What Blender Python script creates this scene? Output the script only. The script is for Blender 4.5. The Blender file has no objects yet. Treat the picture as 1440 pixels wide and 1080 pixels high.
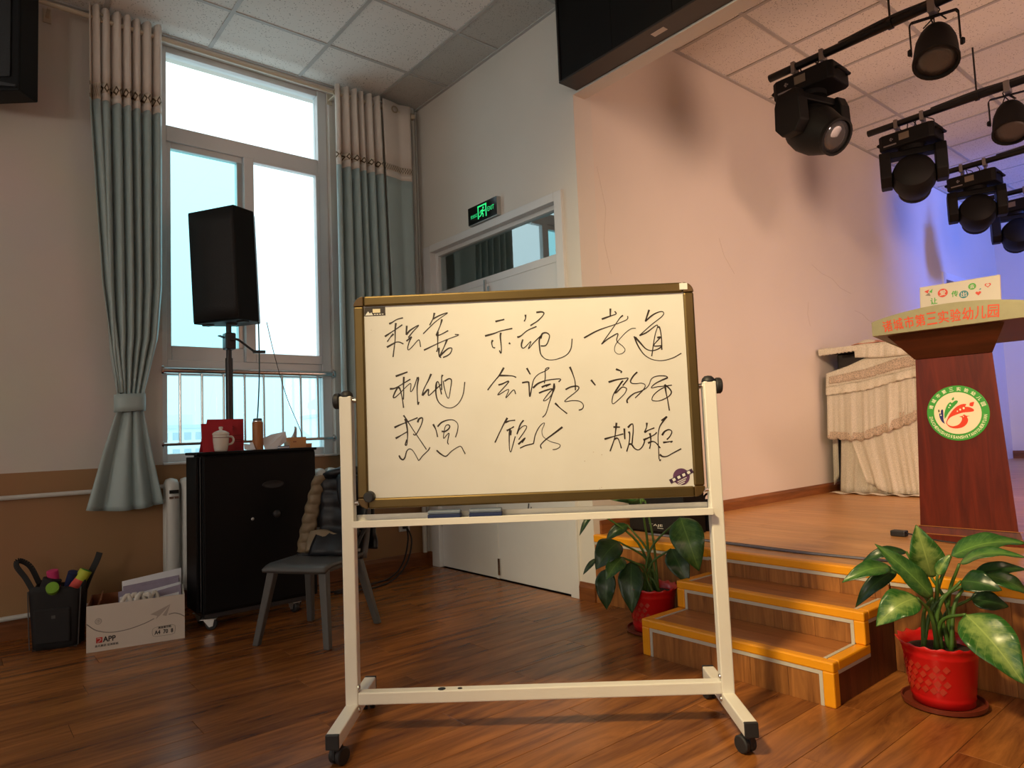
import bpy, math, random
from mathutils import Vector, Matrix, Euler

random.seed(7)
SC = bpy.context.scene
COL = SC.collection
PI = math.pi

def srgb(r, g, b):
    f = lambda c: (c / 255 / 12.92) if c / 255 <= 0.04045 else ((c / 255 + 0.055) / 1.055) ** 2.4
    return (f(r), f(g), f(b))

# ------------------------------------------------------------------ camera
def make_camera():
    yaw, pitch, roll = math.radians(50.356), math.radians(4.024), math.radians(-2.301)
    fwd = Vector((-math.sin(yaw) * math.cos(pitch), math.cos(yaw) * math.cos(pitch), math.sin(pitch)))
    right = Vector((math.cos(yaw), math.sin(yaw), 0))
    up = right.cross(fwd)
    r2 = right * math.cos(roll) + up * math.sin(roll)
    u2 = -right * math.sin(roll) + up * math.cos(roll)
    m = Matrix((r2, u2, -fwd)).transposed().to_4x4()
    m.translation = (0, 0, 0.972)
    cd = bpy.data.cameras.new('camera')
    cd.sensor_fit = 'HORIZONTAL'; cd.sensor_width = 36; cd.lens = 959.17 / 1440 * 36
    cd.clip_start = 0.05; cd.clip_end = 1000
    co = bpy.data.objects.new('camera', cd); COL.objects.link(co)
    co.matrix_world = m
    SC.camera = co
make_camera()

# ------------------------------------------------------------------ world, exposure
SC.view_settings.view_transform = 'Standard'
SC.view_settings.look = 'None'
SC.view_settings.gamma = 1
SC.view_settings.use_curve_mapping = False
SC.view_settings.exposure = 0.0

W = bpy.data.worlds.new('overcast_sky'); SC.world = W; W.use_nodes = True
nt = W.node_tree; nt.nodes.clear()
wo = nt.nodes.new('ShaderNodeOutputWorld'); bg = nt.nodes.new('ShaderNodeBackground')
tc = nt.nodes.new('ShaderNodeTexCoord'); sx = nt.nodes.new('ShaderNodeSeparateXYZ'); cr = nt.nodes.new('ShaderNodeValToRGB')
nt.links.new(tc.outputs['Generated'], sx.inputs[0]); nt.links.new(sx.outputs['Z'], cr.inputs[0])
cr.color_ramp.elements[0].position = 0.0; cr.color_ramp.elements[0].color = (0.60, 0.83, 0.92, 1)
cr.color_ramp.elements[1].position = 0.6; cr.color_ramp.elements[1].color = (0.98, 1.06, 1.08, 1)
nt.links.new(cr.outputs[0], bg.inputs['Color']); bg.inputs['Strength'].default_value = 1.75
nt.links.new(bg.outputs[0], wo.inputs['Surface'])

# ------------------------------------------------------------------ lamps (house and stage lighting, added hall fill)
def spot(name, loc, target, power, col, angle, blend, radius):
    d = bpy.data.lights.new(name, 'SPOT'); d.energy = power; d.color = col
    d.spot_size = math.radians(angle); d.spot_blend = blend; d.shadow_soft_size = radius
    o = bpy.data.objects.new(name, d); COL.objects.link(o); o.location = loc
    o.rotation_euler = (Vector(target) - Vector(loc)).to_track_quat('-Z', 'Y').to_euler()
    return o
spot('front_of_house_spotlight', (-1.0, -0.3, 3.05), (-0.85, 3.1, 0.66), 550, (1.0, 0.77, 0.41), 88, 1.0, 0.2)
def point_fill(name, loc, power, col, radius):
    d = bpy.data.lights.new(name, 'POINT'); d.energy = power; d.color = col; d.shadow_soft_size = radius
    o = bpy.data.objects.new(name, d); COL.objects.link(o); o.location = loc
point_fill('hall_fill_light', (1.9, -3.4, 1.6), 72, (1.0, 0.90, 0.80), 0.35)  # two unseen fill lights added behind the camera to raise the ambient level
point_fill('hall_fill_light', (-0.9, -4.7, 1.6), 72, (1.0, 0.90, 0.80), 0.35)
spot('front_of_house_wash', (2.4, 0.3, 3.04), (-2.7, 5.5, 1.45), 500, (1.0, 0.62, 0.45), 50, 0.8, 0.5)
spot('stage_wash_warm', (1.0, 5.0, 1.8), (-2.7, 5.8, 2.0), 225, (1.0, 0.60, 0.43), 116, 0.7, 1.0)
spot('stage_wash_blue', (0.6, 8.2, 3.2), (-2.7, 9.6, 2.6), 620, (0.09, 0.21, 1.0), 90, 0.9, 0.3)

def portal(name, loc, rot, sx_, sy_):
    d = bpy.data.lights.new(name, 'AREA'); d.shape = 'RECTANGLE'; d.size = sx_; d.size_y = sy_
    d.cycles.is_portal = True
    o = bpy.data.objects.new(name, d); COL.objects.link(o); o.location = loc; o.rotation_euler = rot
for yc in (1.54, -0.9, -3.2):
    portal('window_portal', (-4.70, yc, 2.17), (0, -PI / 2, 0), 2.6, 1.12)

# ------------------------------------------------------------------ mesh builder
class MB:
    def __init__(s): s.v = []; s.f = []
    def add(s, vs, fs, M=None):
        b = len(s.v)
        s.v += [tuple(M @ Vector(p)) if M else tuple(p) for p in vs]
        s.f += [tuple(i + b for i in f) for f in fs]
        return s
    def box(s, x0, x1, y0, y1, z0, z1, M=None):
        return s.add([(x0, y0, z0), (x1, y0, z0), (x1, y1, z0), (x0, y1, z0), (x0, y0, z1), (x1, y0, z1), (x1, y1, z1), (x0, y1, z1)],
                     [(0, 3, 2, 1), (4, 5, 6, 7), (0, 1, 5, 4), (1, 2, 6, 5), (2, 3, 7, 6), (3, 0, 4, 7)], M)
    def frustum(s, b, t, z0, z1, M=None):   # b, t = (x0,x1,y0,y1)
        return s.add([(b[0], b[2], z0), (b[1], b[2], z0), (b[1], b[3], z0), (b[0], b[3], z0), (t[0], t[2], z1), (t[1], t[2], z1), (t[1], t[3], z1), (t[0], t[3], z1)],
                     [(0, 3, 2, 1), (4, 5, 6, 7), (0, 1, 5, 4), (1, 2, 6, 5), (2, 3, 7, 6), (3, 0, 4, 7)], M)
    def bar(s, p, q, w, h, up=(0, 0, 1)):
        p, q = Vector(p), Vector(q); d = (q - p).normalized(); up = Vector(up)
        x = d.cross(up)
        if x.length < 1e-4: x = d.cross(Vector((1, 0, 0)))
        x.normalize(); y = x.cross(d)
        vs = []
        for c in (p, q):
            for a, b in ((-1, -1), (1, -1), (1, 1), (-1, 1)): vs.append(c + x * a * w / 2 + y * b * h / 2)
        return s.add(vs, [(0, 1, 2, 3), (7, 6, 5, 4), (0, 4, 5, 1), (1, 5, 6, 2), (2, 6, 7, 3), (3, 7, 4, 0)])
    def tube(s, pts, r, n=8, cap=True):
        pts = [Vector(p) for p in pts]; k = len(pts); rs = r if isinstance(r, (list, tuple)) else [r] * k
        vs = []; ref = None
        for i, p in enumerate(pts):
            d = (pts[min(i + 1, k - 1)] - pts[max(i - 1, 0)]).normalized()
            if ref is None:
                ref = d.cross(Vector((0, 0, 1)))
                if ref.length < 1e-3: ref = d.cross(Vector((1, 0, 0)))
                ref.normalize()
            else:
                ref = (ref - d * ref.dot(d))
                ref.normalize()
            y = d.cross(ref)
            for j in range(n):
                a = 2 * PI * j / n
                vs.append(p + (ref * math.cos(a) + y * math.sin(a)) * rs[i])
        fs = [(i * n + j, i * n + (j + 1) % n, (i + 1) * n + (j + 1) % n, (i + 1) * n + j) for i in range(k - 1) for j in range(n)]
        if cap: fs += [tuple(range(n))[::-1], tuple((k - 1) * n + j for j in range(n))]
        return s.add(vs, fs)
    def lathe(s, prof, n=24, M=None, close=False):
        vs = [(r * math.cos(2 * PI * j / n), r * math.sin(2 * PI * j / n), z) for r, z in prof for j in range(n)]
        k = len(prof)
        fs = [(i * n + j, i * n + (j + 1) % n, (i + 1) * n + (j + 1) % n, (i + 1) * n + j) for i in range(k - 1) for j in range(n)]
        if close: fs += [tuple(range(n))[::-1], tuple((k - 1) * n + j for j in range(n))]
        return s.add(vs, fs, M)
    def prism(s, poly, z0, z1, M=None):
        n = len(poly)
        vs = [(x, y, z0) for x, y in poly] + [(x, y, z1) for x, y in poly]
        fs = [tuple(range(n))[::-1], tuple(range(n, 2 * n))] + [(i, (i + 1) % n, n + (i + 1) % n, n + i) for i in range(n)]
        return s.add(vs, fs, M)
    def grid(s, fn, nu, nv, closeu=False):
        vs = [fn(i / nu, j / nv) for j in range(nv + 1) for i in range(nu + (0 if closeu else 1))]
        w = nu if closeu else nu + 1
        fs = [(j * w + i, j * w + (i + 1) % w, (j + 1) * w + (i + 1) % w, (j + 1) * w + i) for j in range(nv) for i in range(nu)]
        return s.add(vs, fs)
    def build(s, name, mat, parent=None, smooth=False, bevel=0, loc=None, solid=0, rot=None):
        me = bpy.data.meshes.new(name); me.from_pydata(s.v, [], s.f); me.validate()
        import bmesh
        b = bmesh.new(); b.from_mesh(me); bmesh.ops.recalc_face_normals(b, faces=b.faces); b.to_mesh(me); b.free()
        me.materials.append(mat)
        o = bpy.data.objects.new(name, me); COL.objects.link(o)
        if smooth:
            for p in me.polygons: p.use_smooth = True
            if smooth == 'auto':
                try: me.set_sharp_from_angle(angle=math.radians(35))
                except Exception: pass
        if parent: o.parent = parent
        if loc: o.location = loc
        if rot: o.rotation_euler = rot
        if solid:
            m = o.modifiers.new('thickness', 'SOLIDIFY'); m.thickness = solid; m.offset = 0
        if bevel:
            m = o.modifiers.new('bevel', 'BEVEL'); m.width = bevel; m.segments = 2; m.limit_method = 'ANGLE'; m.angle_limit = math.radians(40)
        return o

def tag(o, label, cat, group=None):
    o['label'] = label; o['category'] = cat
    if group: o['group'] = group
    return o
def stru(o): o['kind'] = 'structure'; return o
def thing(name, label, cat, loc=(0, 0, 0), rz=0, group=None):
    o = bpy.data.objects.new(name, None); COL.objects.link(o)
    o.location = loc; o.rotation_euler = (0, 0, rz); o.empty_display_size = 0.1
    return tag(o, label, cat, group)
def inst(src, name, parent, loc, rot=None, scale=None):
    o = bpy.data.objects.new(name, src.data); COL.objects.link(o); o.parent = parent; o.location = loc
    for md in src.modifiers:
        m = o.modifiers.new(md.name, md.type)
        if md.type == 'BEVEL': m.width = md.width; m.segments = md.segments; m.limit_method = md.limit_method; m.angle_limit = md.angle_limit
    if rot: o.rotation_euler = rot
    if scale: o.scale = scale
    return o
def copy_tree(o, parent=None):
    c = o.copy(); COL.objects.link(c); c.parent = parent
    for ch in list(o.children): copy_tree(ch, c)
    return c
def spline(pts, per=6):
    pts = [Vector(p) for p in pts]
    if len(pts) < 3: return pts
    P = [pts[0] * 2 - pts[1]] + pts + [pts[-1] * 2 - pts[-2]]
    out = []
    for i in range(1, len(P) - 2):
        for k in range(per):
            t = k / per; a, b, c, d = P[i - 1], P[i], P[i + 1], P[i + 2]
            out.append(0.5 * ((2 * b) + (-a + c) * t + (2 * a - 5 * b + 4 * c - d) * t * t + (-a + 3 * b - 3 * c + d) * t ** 3))
    out.append(pts[-1])
    return out
def T(x=0, y=0, z=0): return Matrix.Translation((x, y, z))
def R(a, ax): return Matrix.Rotation(a, 4, ax)
def text(name, body, mat, parent, M, width=None, height=None, size=1.0, depth=0.0006, spacing=1.0, bold=0.0):
    """flat lettering: local x runs right, local y up, faces +z, centred; M places it in the parent's space"""
    c = bpy.data.curves.new(name, 'FONT'); c.body = body; c.size = size; c.resolution_u = 2; c.space_character = spacing
    t = bpy.data.objects.new(name, c); COL.objects.link(t); bpy.context.view_layer.update()
    me = bpy.data.meshes.new_from_object(t.evaluated_get(bpy.context.evaluated_depsgraph_get()))
    bpy.data.objects.remove(t); bpy.data.curves.remove(c)
    xs = [v.co.x for v in me.vertices]; ys = [v.co.y for v in me.vertices]
    cx, cy = (min(xs) + max(xs)) / 2, (min(ys) + max(ys)) / 2
    sx_ = width / (max(xs) - min(xs)) if width else None
    sy_ = height / (max(ys) - min(ys)) if height else sx_
    if sx_ is None: sx_ = sy_ if sy_ else 1.0
    if sy_ is None: sy_ = sx_
    flat = [((v.co.x - cx) * sx_, (v.co.y - cy) * sy_) for v in me.vertices]; faces = [tuple(p.vertices) for p in me.polygons]
    bpy.data.meshes.remove(me); mb = MB(); e = bold * min(sx_, sy_)
    for k, (dx, dy) in enumerate(((-1, -1), (1, -1), (1, 1), (-1, 1)) if bold else ((0, 0),)):   # heavier strokes: the glyph thickened by small shifts
        mb.add([M @ Vector((x + dx * e, y + dy * e, depth + 0.00002 * k)) for x, y in flat], faces)
    return mb.build(name, mat, parent)

# ------------------------------------------------------------------ materials
def new_mat(name):
    m = bpy.data.materials.new(name); m.use_nodes = True
    b = m.node_tree.nodes['Principled BSDF']
    return m, m.node_tree, b
def pm(name, col, rough=0.5, metal=0.0, var=0.08, vscale=6.0, bump=0.0, bscale=300.0, coat=0.0, sheen=0.0, spec=0.5, emit=None, estr=0):
    m, nt, b = new_mat(name); N = nt.nodes; L = nt.links
    b.inputs['Roughness'].default_value = rough; b.inputs['Metallic'].default_value = metal
    b.inputs['Coat Weight'].default_value = coat; b.inputs['Sheen Weight'].default_value = sheen
    b.inputs['Specular IOR Level'].default_value = spec
    tcn = N.new('ShaderNodeTexCoord')
    n = N.new('ShaderNodeTexNoise'); n.inputs['Scale'].default_value = vscale; n.inputs['Detail'].default_value = 4
    L.new(tcn.outputs['Object'], n.inputs['Vector'])
    mx = N.new('ShaderNodeMixRGB'); mx.inputs[1].default_value = (*[max(0, c * (1 - var)) for c in col], 1); mx.inputs[2].default_value = (*[min(1, c * (1 + var)) for c in col], 1)
    L.new(n.outputs['Fac'], mx.inputs[0]); L.new(mx.outputs[0], b.inputs['Base Color'])
    if bump:
        n2 = N.new('ShaderNodeTexNoise'); n2.inputs['Scale'].default_value = bscale; n2.inputs['Detail'].default_value = 3
        L.new(tcn.outputs['Object'], n2.inputs['Vector'])
        bp = N.new('ShaderNodeBump'); bp.inputs['Strength'].default_value = bump; bp.inputs['Distance'].default_value = 0.002
        L.new(n2.outputs['Fac'], bp.inputs['Height']); L.new(bp.outputs[0], b.inputs['Normal'])
    if emit:
        b.inputs['Emission Color'].default_value = (*emit, 1); b.inputs['Emission Strength'].default_value = estr
    return m
def wood(name, c1, c2, axis='Y', scale=6.0, stretch=14.0, rough=0.35, rnd=0.25, bump=0.08, coat=0.0, fine=1.0):
    m, nt, b = new_mat(name); N = nt.nodes; L = nt.links
    b.inputs['Roughness'].default_value = rough; b.inputs['Coat Weight'].default_value = coat; b.inputs['Coat Roughness'].default_value = 0.15
    tcn = N.new('ShaderNodeTexCoord'); oi = N.new('ShaderNodeObjectInfo')
    add = N.new('ShaderNodeVectorMath'); add.operation = 'ADD'
    sc = N.new('ShaderNodeVectorMath'); sc.operation = 'SCALE'; sc.inputs[0].default_value = (7.3, 5.1, 3.7); L.new(oi.outputs['Random'], sc.inputs['Scale'])
    L.new(tcn.outputs['Object'], add.inputs[0]); L.new(sc.outputs[0], add.inputs[1])
    mp = N.new('ShaderNodeMapping'); s = {'X': (1, stretch, stretch), 'Y': (stretch, 1, stretch), 'Z': (stretch, stretch, 1)}[axis]
    mp.inputs['Scale'].default_value = s; L.new(add.outputs[0], mp.inputs['Vector'])
    n1 = N.new('ShaderNodeTexNoise'); n1.inputs['Scale'].default_value = scale * 0.35; n1.inputs['Detail'].default_value = 8; n1.inputs['Roughness'].default_value = 0.65; n1.inputs['Distortion'].default_value = 0.8
    L.new(mp.outputs[0], n1.inputs['Vector'])
    cr = N.new('ShaderNodeValToRGB'); cr.color_ramp.elements[0].position = 0.32; cr.color_ramp.elements[0].color = (*c1, 1)
    cr.color_ramp.elements[1].position = 0.68; cr.color_ramp.elements[1].color = (*c2, 1)
    L.new(n1.outputs['Fac'], cr.inputs[0])
    hs = N.new('ShaderNodeHueSaturation')
    mr = N.new('ShaderNodeMapRange'); mr.inputs['To Min'].default_value = 1 - rnd; mr.inputs['To Max'].default_value = 1 + rnd
    L.new(oi.outputs['Random'], mr.inputs['Value']); L.new(mr.outputs[0], hs.inputs['Value'])
    L.new(cr.outputs[0], hs.inputs['Color']); L.new(hs.outputs[0], b.inputs['Base Color'])
    if bump:
        bp = N.new('ShaderNodeBump'); bp.inputs['Strength'].default_value = bump; bp.inputs['Distance'].default_value = 0.002
        L.new(n1.outputs['Fac'], bp.inputs['Height']); L.new(bp.outputs[0], b.inputs['Normal'])
    return m
def glass(name, tint, refl=1.5, rough=0.0):
    m = bpy.data.materials.new(name); m.use_nodes = True; nt = m.node_tree; N = nt.nodes; L = nt.links; N.clear()
    o = N.new('ShaderNodeOutputMaterial'); t = N.new('ShaderNodeBsdfTransparent'); t.inputs[0].default_value = (*tint, 1)
    g = N.new('ShaderNodeBsdfGlossy'); g.inputs['Roughness'].default_value = rough; g.inputs['Color'].default_value = (0.9, 1, 1, 1)
    fr = N.new('ShaderNodeFresnel'); fr.inputs['IOR'].default_value = refl
    ge = N.new('ShaderNodeNewGeometry'); nb_ = N.new('ShaderNodeMath'); nb_.operation = 'SUBTRACT'; nb_.inputs[0].default_value = 1.0; L.new(ge.outputs['Backfacing'], nb_.inputs[1])
    mu = N.new('ShaderNodeMath'); mu.operation = 'MULTIPLY'; L.new(fr.outputs[0], mu.inputs[0]); L.new(nb_.outputs[0], mu.inputs[1])
    mx = N.new('ShaderNodeMixShader'); L.new(mu.outputs[0], mx.inputs[0]); L.new(t.outputs[0], mx.inputs[1]); L.new(g.outputs[0], mx.inputs[2]); L.new(mx.outputs[0], o.inputs[0])
    return m
def painted_wall():
    m, nt, b = new_mat('two_tone_wall_paint'); N = nt.nodes; L = nt.links
    g = N.new('ShaderNodeNewGeometry'); s = N.new('ShaderNodeSeparateXYZ'); L.new(g.outputs['Position'], s.inputs[0])
    cm = N.new('ShaderNodeMath'); cm.operation = 'GREATER_THAN'; cm.inputs[1].default_value = 0.861; L.new(s.outputs['Z'], cm.inputs[0])
    mx = N.new('ShaderNodeMixRGB'); mx.inputs[1].default_value = (0.40, 0.225, 0.105, 1); mx.inputs[2].default_value = (0.74, 0.70, 0.64, 1)
    L.new(cm.outputs[0], mx.inputs[0])
    n = N.new('ShaderNodeTexNoise'); n.inputs['Scale'].default_value = 2.5; n.inputs['Detail'].default_value = 6; L.new(g.outputs['Position'], n.inputs['Vector'])
    m2 = N.new('ShaderNodeMixRGB'); m2.blend_type = 'MULTIPLY'; m2.inputs[0].default_value = 0.18; L.new(mx.outputs[0], m2.inputs[1]); L.new(n.outputs['Color'], m2.inputs[2])
    L.new(m2.outputs[0], b.inputs['Base Color']); b.inputs['Roughness'].default_value = 0.6
    n2 = N.new('ShaderNodeTexNoise'); n2.inputs['Scale'].default_value = 90; L.new(g.outputs['Position'], n2.inputs['Vector'])
    bp = N.new('ShaderNodeBump'); bp.inputs['Strength'].default_value = 0.08; bp.inputs['Distance'].default_value = 0.003; L.new(n2.outputs['Fac'], bp.inputs['Height']); L.new(bp.outputs[0], b.inputs['Normal'])
    return m
def speckled_tile():
    m, nt, b = new_mat('mineral_ceiling_tile'); N = nt.nodes; L = nt.links
    tcn = N.new('ShaderNodeTexCoord'); oi = N.new('ShaderNodeObjectInfo'); add = N.new('ShaderNodeVectorMath'); add.operation = 'ADD'
    L.new(tcn.outputs['Object'], add.inputs[0]); L.new(oi.outputs['Location'], add.inputs[1])
    v = N.new('ShaderNodeTexVoronoi'); v.inputs['Scale'].default_value = 60; L.new(add.outputs[0], v.inputs['Vector'])
    n = N.new('ShaderNodeTexNoise'); n.inputs['Scale'].default_value = 18; L.new(add.outputs[0], n.inputs['Vector'])
    ad = N.new('ShaderNodeMath'); ad.operation = 'SUBTRACT'; L.new(v.outputs['Distance'], ad.inputs[0]); 
    ml = N.new('ShaderNodeMath'); ml.operation = 'MULTIPLY'; ml.inputs[1].default_value = 0.35; L.new(n.outputs['Fac'], ml.inputs[0]); L.new(ml.outputs[0], ad.inputs[1])
    cr = N.new('ShaderNodeValToRGB'); cr.color_ramp.elements[0].position = 0.0; cr.color_ramp.elements[0].color = (0.42, 0.41, 0.39, 1)
    cr.color_ramp.elements[1].position = 0.06; cr.color_ramp.elements[1].color = (0.86, 0.845, 0.81, 1)
    L.new(ad.outputs[0], cr.inputs[0]); L.new(cr.outputs[0], b.inputs['Base Color']); b.inputs['Roughness'].default_value = 0.85
    return m

M = {}
M['wall_left'] = painted_wall()
M['wall'] = pm('cream_wall_paint', (0.74, 0.71, 0.65), 0.6, var=0.05, vscale=2.0, bump=0.08, bscale=90)
M['stage_wall'] = pm('stage_wall_paint', (0.76, 0.70, 0.63), 0.55, var=0.06, vscale=1.4, bump=0.10, bscale=60)
M['tile'] = speckled_tile()
M['tgrid'] = pm('ceiling_grid_metal', (0.50, 0.50, 0.49), 0.5, var=0.03)
M['ceil'] = pm('ceiling_board', (0.70, 0.685, 0.65), 0.85, var=0.04)
M['floor'] = wood('laminate_floor', srgb(100, 55, 26), srgb(172, 108, 52), 'Y', 5.0, 9.0, 0.27, 0.10, 0.10)
M['floor_gap'] = pm('floor_joint', (0.05, 0.022, 0.01), 0.8)
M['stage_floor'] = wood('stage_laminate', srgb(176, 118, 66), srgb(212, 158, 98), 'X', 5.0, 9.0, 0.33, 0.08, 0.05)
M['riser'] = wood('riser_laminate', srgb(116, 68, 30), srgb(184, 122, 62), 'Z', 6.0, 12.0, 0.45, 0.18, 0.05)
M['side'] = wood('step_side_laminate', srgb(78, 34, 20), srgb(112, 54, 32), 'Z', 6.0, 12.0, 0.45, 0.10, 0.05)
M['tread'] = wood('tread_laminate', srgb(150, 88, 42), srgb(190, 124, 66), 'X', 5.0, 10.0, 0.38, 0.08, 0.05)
M['nosing'] = pm('yellow_nosing', srgb(238, 158, 18), 0.4, var=0.06, vscale=12)
M['strip'] = pm('grey_edge_strip', srgb(196, 190, 176), 0.5)
M['base_wood'] = wood('baseboard_wood', srgb(104, 58, 28), srgb(150, 92, 48), 'X', 6.0, 10.0, 0.4, 0.05, 0.05)
M['base_wood_y'] = wood('baseboard_wood_long', srgb(104, 58, 28), srgb(150, 92, 48), 'Y', 6.0, 10.0, 0.4, 0.05, 0.05)
M['white_paint'] = pm('white_gloss_paint', (0.74, 0.75, 0.75), 0.35, var=0.04)
M['pvc'] = pm('white_window_frame', (0.70, 0.72, 0.73), 0.3, var=0.03)
M['rubber'] = pm('black_rubber', (0.018, 0.018, 0.02), 0.55, var=0.2)
M['black'] = pm('matte_black', (0.012, 0.012, 0.013), 0.5, var=0.2)
M['black_soft'] = pm('black_satin_plastic', (0.02, 0.02, 0.022), 0.38, var=0.2)
M['steel'] = pm('brushed_steel', (0.62, 0.62, 0.62), 0.22, 1.0, var=0.05)
M['zinc'] = pm('zinc_bracket', (0.55, 0.56, 0.55), 0.4, 0.9, var=0.1)
M['glass'] = glass('clear_window_glass', (0.97, 1.0, 1.0))
M['glass_tint'] = glass('tinted_window_glass', (0.74, 0.985, 1.0))
M['glass_low'] = glass('lower_window_glass', (0.84, 0.985, 1.0))
M['glass_transom'] = glass('transom_glass', (0.7, 0.85, 0.88), 4.2)
M['cream_metal'] = pm('cream_powder_coat', (0.80, 0.77, 0.70), 0.38, var=0.04, vscale=12)
M['ink'] = pm('black_marker_ink', (0.025, 0.015, 0.01), 0.5)

# ================================================================== STRUCTURE
XW, YD, XP, YB = -4.488, 2.823, -2.735, 10.65
ZC, ZS, ZSC = 3.531, 0.373, 3.556
XR, YF = 4.6, -5.2

# floor with planks
fl = stru(MB().box(XW - 0.25, XR, YF, YB, -0.12, -0.012).build('floor', M['floor_gap']))
plank0 = None
PW, PL = 0.145, 1.21
row = 0
x = -1.507 - 21 * PW
while x < 0.15:
    off = (row * 0.437) % PL
    y = -0.9 - off
    while y < YD:
        y0, y1 = max(y, -0.9), min(y + PL, YD)
        if y1 - y0 > 0.03:
            x0, x1 = max(x, XW), x + PW
            if x1 - x0 > 0.02:
                full = abs(y1 - y0 - PL) < 1e-6 and x0 == x
                if full and plank0:
                    inst(plank0, 'plank', fl, (x0, y0, 0))
                else:
                    o = MB().box(0.0006, x1 - x0 - 0.0006, 0.0006, y1 - y0 - 0.0006, -0.012, 0.0).build('plank', M['floor'], fl, bevel=0.0012)
                    o.location = (x0, y0, 0)
                    if full: plank0 = o
        y += PL
    x += PW; row += 1
# the hall floor further back
o = MB().box(0.15 + 0.0, XR, YF, YD, -0.012, 0.0).build('plank_field', M['floor'], fl)
o = MB().box(XW, 0.16, YF, -0.9, -0.012, 0.0).build('plank_field', M['floor'], fl)

# ceiling of the hall
ce = stru(MB().box(XW - 0.25, XR, YF, YD, ZC + 0.02, ZC + 0.12).box(XW - 0.25, XP - 0.15, YD, YD + 1.9, ZC + 0.02, ZC + 0.12).build('ceiling', M['ceil']))
GX = [-3.997 + 0.6 * k for k in range(-1, 5)]; GY = [2.472 - 0.6 * k for k in range(-1, 6)]
tile0 = MB().box(0.008, 0.592, 0.008, 0.592, 0.0, 0.016).build('ceiling_tile', M['tile'], ce, loc=(GX[1], GY[2], ZC + 0.003))
for gx in GX[:-1]:
    for gy in GY[1:]:
        if gx == GX[1] and abs(gy - GY[2]) < 1e-6: continue
        x0, x1, y1 = max(gx, XW), gx + 0.6, min(gy + 0.6, YD)
        inst(tile0, 'ceiling_tile', ce, (x0, gy, ZC + 0.003), scale=((x1 - x0) / 0.6, 1, 1))
    x0 = max(gx, XW)
    inst(tile0, 'ceiling_tile', ce, (x0, GY[1], ZC + 0.003), scale=((gx + 0.6 - x0) / 0.6, (YD - GY[1]) / 0.6, 1)) if False else None
for gx in GX[:-1]:
    x0 = max(gx, XW); inst(tile0, 'ceiling_tile', ce, (x0, GY[1], ZC + 0.003), scale=((gx + 0.6 - x0) / 0.6, (YD - GY[1]) / 0.6, 1))
for gx in GX[1:]: MB().box(gx - 0.012, gx + 0.012, GY[-1], YD, ZC - 0.002, ZC + 0.02).build('grid_bar', M['tgrid'], ce)
for gy in GY[1:]: MB().box(XW, GX[-1], gy - 0.012, gy + 0.012, ZC - 0.003, ZC + 0.02).build('grid_bar', M['tgrid'], ce)
MB().box(XW, GX[-1], YD - 0.022, YD, ZC - 0.006, ZC + 0.02).build('edge_trim', M['tgrid'], ce)
MB().box(XW, XW + 0.022, GY[-1], YD, ZC - 0.006, ZC + 0.02).build('edge_trim', M['tgrid'], ce)
MB().box(GX[-1], XR, GY[-1], YD, ZC, ZC + 0.02).build('ceiling_board', M['ceil'], ce)
MB().box(XW, XR, YF, GY[-1], ZC, ZC + 0.02).build('ceiling_board', M['ceil'], ce)

# stage ceiling
cs = stru(MB().box(XP - 0.15, XR, YD + 0.09, YB + 0.15, ZSC + 0.02, ZSC + 0.12).build('ceiling_stage', M['ceil']))
SX = [-2.21 + 0.6 * k for k in range(-1, 4)]; SY = [3.254 + 0.6 * k for k in range(-1, 13)]
for gx in SX[:-1]:
    for gy in SY[:-1]:
        x0, y0, y1 = max(gx, XP), max(gy, YD + 0.1), min(gy + 0.6, YB)
        if gx > -0.24 * y1 + 0.7: continue
        inst(tile0, 'ceiling_tile', cs, (x0, y0, ZSC + 0.003), scale=((gx + 0.6 - x0) / 0.6, (y1 - y0) / 0.6, 1))
for gx in SX[1:]: MB().box(gx - 0.012, gx + 0.012, YD + 0.1, YB, ZSC - 0.002, ZSC + 0.02).build('grid_bar', M['tgrid'], cs)
for gy in SY[1:-1]: MB().box(XP, SX[-1], gy - 0.012, gy + 0.012, ZSC - 0.003, ZSC + 0.02).build('grid_bar', M['tgrid'], cs)
MB().box(XP, XP + 0.022, YD + 0.1, YB, ZSC - 0.006, ZSC + 0.02).build('edge_trim', M['tgrid'], cs)
MB().box(SX[-1], XR, YD + 0.1, YB, ZSC, ZSC + 0.02).build('ceiling_board', M['ceil'], cs)

# left (window) wall with openings: the window in view and two more behind the viewer
b = MB(); OP = [(-3.75, -2.65), (-1.45, -0.35), (0.99, 2.098)]; ZL, ZH = 0.866, 3.50
b.box(XW - 0.25, XW, YF, YD + 1.9, -0.1, ZL); b.box(XW - 0.25, XW, YF, YD + 1.9, ZH, ZC + 0.12)
prev = YF
for y0, y1 in OP:
    b.box(XW - 0.25, XW, prev, y0, ZL, ZH); prev = y1
b.box(XW - 0.25, XW, prev, YD + 1.9, ZL, ZH)
wl = stru(b.build('wall_left', M['wall_left']))
# front wall with the door opening, header over the stage
DX0, DX1, DZ = -4.40, -2.858, 2.41
b = MB()
b.box(XW, DX0, YD, YD + 0.15, -0.1, ZC + 0.1); b.box(DX1, XP, YD, YD + 0.15, -0.1, ZC + 0.1); b.box(DX0, DX1, YD, YD + 0.15, DZ, ZC + 0.1)
wf = stru(b.build('wall_front', M['wall']))
stru(MB().box(XP, XR, YD, YD + 0.098, 2.946, ZC + 0.1).build('wall_stage_header', M['wall']))
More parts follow.
